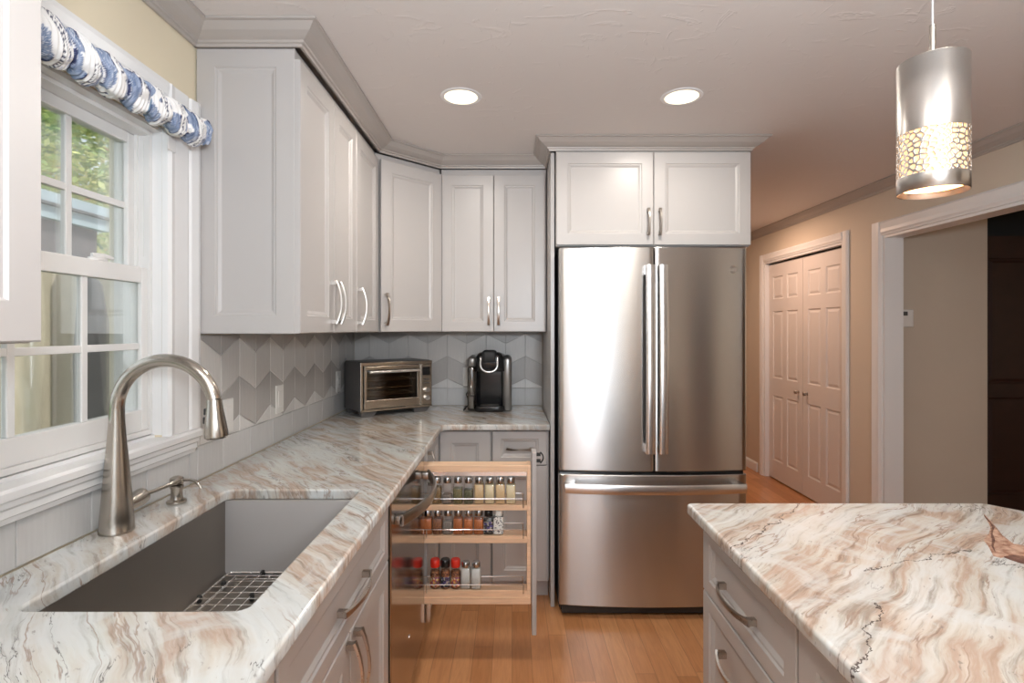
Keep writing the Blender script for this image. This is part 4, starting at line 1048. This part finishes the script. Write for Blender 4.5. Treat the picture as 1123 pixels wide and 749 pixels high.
# ------------------------------------------------------------------ closet doors, thermostat
def panelled(w_, h_, t, panels):
    mb = MB(); xs = sorted({0, w_, *[p[0] for p in panels], *[p[1] for p in panels]}); zs = sorted({0, h_, *[p[2] for p in panels], *[p[3] for p in panels]})
    inp = lambda x, z: any(p[0] < x < p[1] and p[2] < z < p[3] for p in panels)
    for i in range(len(xs)-1):
        for j in range(len(zs)-1):
            if not inp((xs[i]+xs[i+1])/2, (zs[j]+zs[j+1])/2): mb.add([(xs[i], 0, zs[j]), (xs[i+1], 0, zs[j]), (xs[i+1], 0, zs[j+1]), (xs[i], 0, zs[j+1])], [(0, 1, 2, 3)])
    for (a, b_, c0, c1) in panels:
        rg = lambda i_, d_: [(a+i_, d_, c0+i_), (b_-i_, d_, c0+i_), (b_-i_, d_, c1-i_), (a+i_, d_, c1-i_)]
        mb.rings([rg(0, 0), rg(.008, .008), rg(.014, .009), (rg(.030, .003)), rg(.034, .002)], cap0=False)
    mb.add([(0, 0, 0), (w_, 0, 0), (w_, t, 0), (0, t, 0), (0, 0, h_), (w_, 0, h_), (w_, t, h_), (0, t, h_)], [(0, 1, 2, 3), (4, 5, 6, 7), (0, 3, 7, 4), (1, 2, 6, 5), (3, 2, 6, 7)])
    return mb
for k in range(2):
    y_top = (CY1-.019) if k == 0 else (CY0+CY1)/2-.002
    wd = (CY1-CY0)/2-.021
    dr_ = empty('closet_door', (2.435, y_top, 0), -PI/2, ('white six-panel closet door farther down the hall, left of the pair', 'white six-panel closet door nearer the kitchen, right of the pair')[k], 'closet door', 'closet doors')
    s_ = .085; m2 = wd/2
    pn = []
    for (a, b_) in ((.075, m2-.035), (m2+.035, wd-.075)):
        pn += [(a, b_, .17, .77), (a, b_, .93, 1.55), (a, b_, 1.66, 1.87)]
    mb = panelled(wd, 1.985, .034, pn); o = mb.build('leaf', M['doorw'], dr_); o.location = (0, 0, .012)
    kx = (wd-.065) if k == 0 else .065
    mb = MB(); mb.lathe([(.001, .034), (.012, .034), (.016, .028), (.014, .018), (.007, .012), (.007, .004), (.013, .001), (.013, 0)], (kx, 0, .86), 20, mat=rot); mb.build('knob', M['pull'], dr_, smooth=True)
o = MB().box(2.437, 2.467, CY0+.02, CY1-.02, 2.004, 2.011).build('door_track', M['blackm']); tag(o, 'dark sliding track above the white closet doors', 'door track')
th = empty('thermostat', (2.66+.03, 3.659, 1.470), 0, 'small white wall thermostat seen just inside the wide doorway', 'thermostat')
MB().box(-.062, .070, -.026, 0, -.060, .060, .004).build('housing', M['plate'], th); MB().box(-.058, .028, -.0275, -.026, .018, .046, .001).build('screen', M['dkgrey'], th)
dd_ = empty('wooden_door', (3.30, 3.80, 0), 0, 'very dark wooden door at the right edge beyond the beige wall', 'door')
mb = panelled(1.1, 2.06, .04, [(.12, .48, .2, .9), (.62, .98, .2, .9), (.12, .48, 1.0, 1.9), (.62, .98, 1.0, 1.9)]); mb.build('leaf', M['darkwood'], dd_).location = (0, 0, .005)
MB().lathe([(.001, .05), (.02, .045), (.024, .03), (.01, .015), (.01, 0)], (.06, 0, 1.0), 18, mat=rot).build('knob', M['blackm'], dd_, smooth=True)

# ------------------------------------------------------------------ outdoors
o = MB().box(-40, -1.16, -10, 40, -.6, -.5).build('ground', M['grass']); o['kind'] = 'structure'
nb = empty('neighbouring_house', (0, 0, 0), 0, 'neighbouring house with dark siding and blue-grey roof edge seen through the window', 'house')
MB().box(-10, -6.12, 1.0, 7.80, -.5, 2.86).build('wall', M['siding'], nb)
mb = MB(); mb.prism([(-10.2, 3.5), (-10.2, 2.95), (-6.0, 2.84), (-6.0, 3.19)], 'y', .8, 7.91); mb.build('roof', M['roofblue'], nb)
MB().box(-6.0, -5.93, .8, 7.91, 3.00, 3.035).build('gutter', M['darkcanvas'], nb)
# canvas drop screen with folds, and a folded dark umbrella leaning in front
mb = MB(); rs = []; n = 90; f_ = []; b2 = []
A_ = Vector((-3.6, 2.3)); B_ = Vector((-2.1, 4.3)); dv = (B_-A_); nv = Vector((dv.y, -dv.x)).normalized()
for i in range(n+1):
    t = i/n; p = A_+dv*t; w_ = .03*math.sin(t*34)+.018*math.sin(t*81+1)
    f_.append((p.x+nv.x*w_, p.y+nv.y*w_)); b2.append((p.x+nv.x*(w_-.012), p.y+nv.y*(w_-.012)))
mb.prism(f_+b2[::-1], 'z', -.5, 1.78)
tag(mb.build('canvas_screen', M['canvas'], None, smooth=True, autos=60), 'beige canvas screen hanging in folds outside the lower window sash', 'canvas screen')
um = empty('patio_umbrella', (0, 0, 0), 0, 'folded charcoal patio umbrella leaning outside the window', 'umbrella')
a_ = Vector((-2.62, 3.28, 1.75)); b_ = Vector((-2.35, 3.06, .05)); ts = [(0, .02), (.05, .06), (.3, .10), (.6, .115), (.9, .09), (1, .05)]
mb = MB(); mb.tube([a_+(b_-a_)*t for t, _ in ts], [r for _, r in ts], 10); mb.build('canopy', M['darkcanvas'], um, smooth=True)
mb = MB(); mb.tube([b_, b_+(b_-a_)*.32], .02, 10); mb.build('pole', M['blackm'], um, smooth=True)
def tree(c, rad, n, label, seed):
    rnd = random.Random(seed); vs = []; fs = []; tn = []
    r = empty('tree', (c[0], c[1], -.5), 0, label, 'tree', 'trees beyond the neighbouring house')
    for i in range(n):
        while True:
            v = Vector((rnd.uniform(-1, 1), rnd.uniform(-1, 1), rnd.uniform(-1, 1)))
            if .35 < v.length < 1: break
        cl = noise.noise(v*2.6)
        if cl < -.38: continue
        p = Vector((v.x*rad[0], v.y*rad[1], c[2]+.5+v.z*rad[2])); s = rnd.uniform(.06, .12)
        a = Vector((rnd.uniform(-1, 1), rnd.uniform(-1, 1), rnd.uniform(-.6, .6))).normalized(); b_ = a.orthogonal().normalized()
        k = len(vs); vs += [p-a*s, p-b_*s*.5, p+a*s, p+b_*s*.5]; fs.append((k, k+1, k+2, k+3)); tn.append(min(1, max(0, .45+.5*noise.noise(v*3.1+Vector((seed, 0, 0)))+rnd.uniform(-.25, .25))))
    me = bpy.data.meshes.new('foliage'); me.from_pydata([tuple(v) for v in vs], [], fs); ca = me.color_attributes.new('tone', 'FLOAT_COLOR', 'CORNER')
    for p, t in zip(me.polygons, tn):
        for li in p.loop_indices: ca.data[li].color = (t, t, t, 1)
    link('foliage', me, M['leaf'], r)
    mb = MB(); mb.tube([(0, 0, 0), (.1, 0, 1.5), (0, .1, 3), (0, 0, c[2])], [.25, .2, .16, .08], 10); mb.build('trunk', M['bark'], r, smooth=True)
tree((-11.5, 13.0, 5.2), (3.6, 3.4, 3.4), 36000, 'leafy yellow-green tree behind the neighbouring roof', 1)
tree((-19.0, 12.0, 5.4), (3.8, 3.6, 3.4), 26000, 'leafy green tree left of the yellow-green tree beyond the roof', 2)
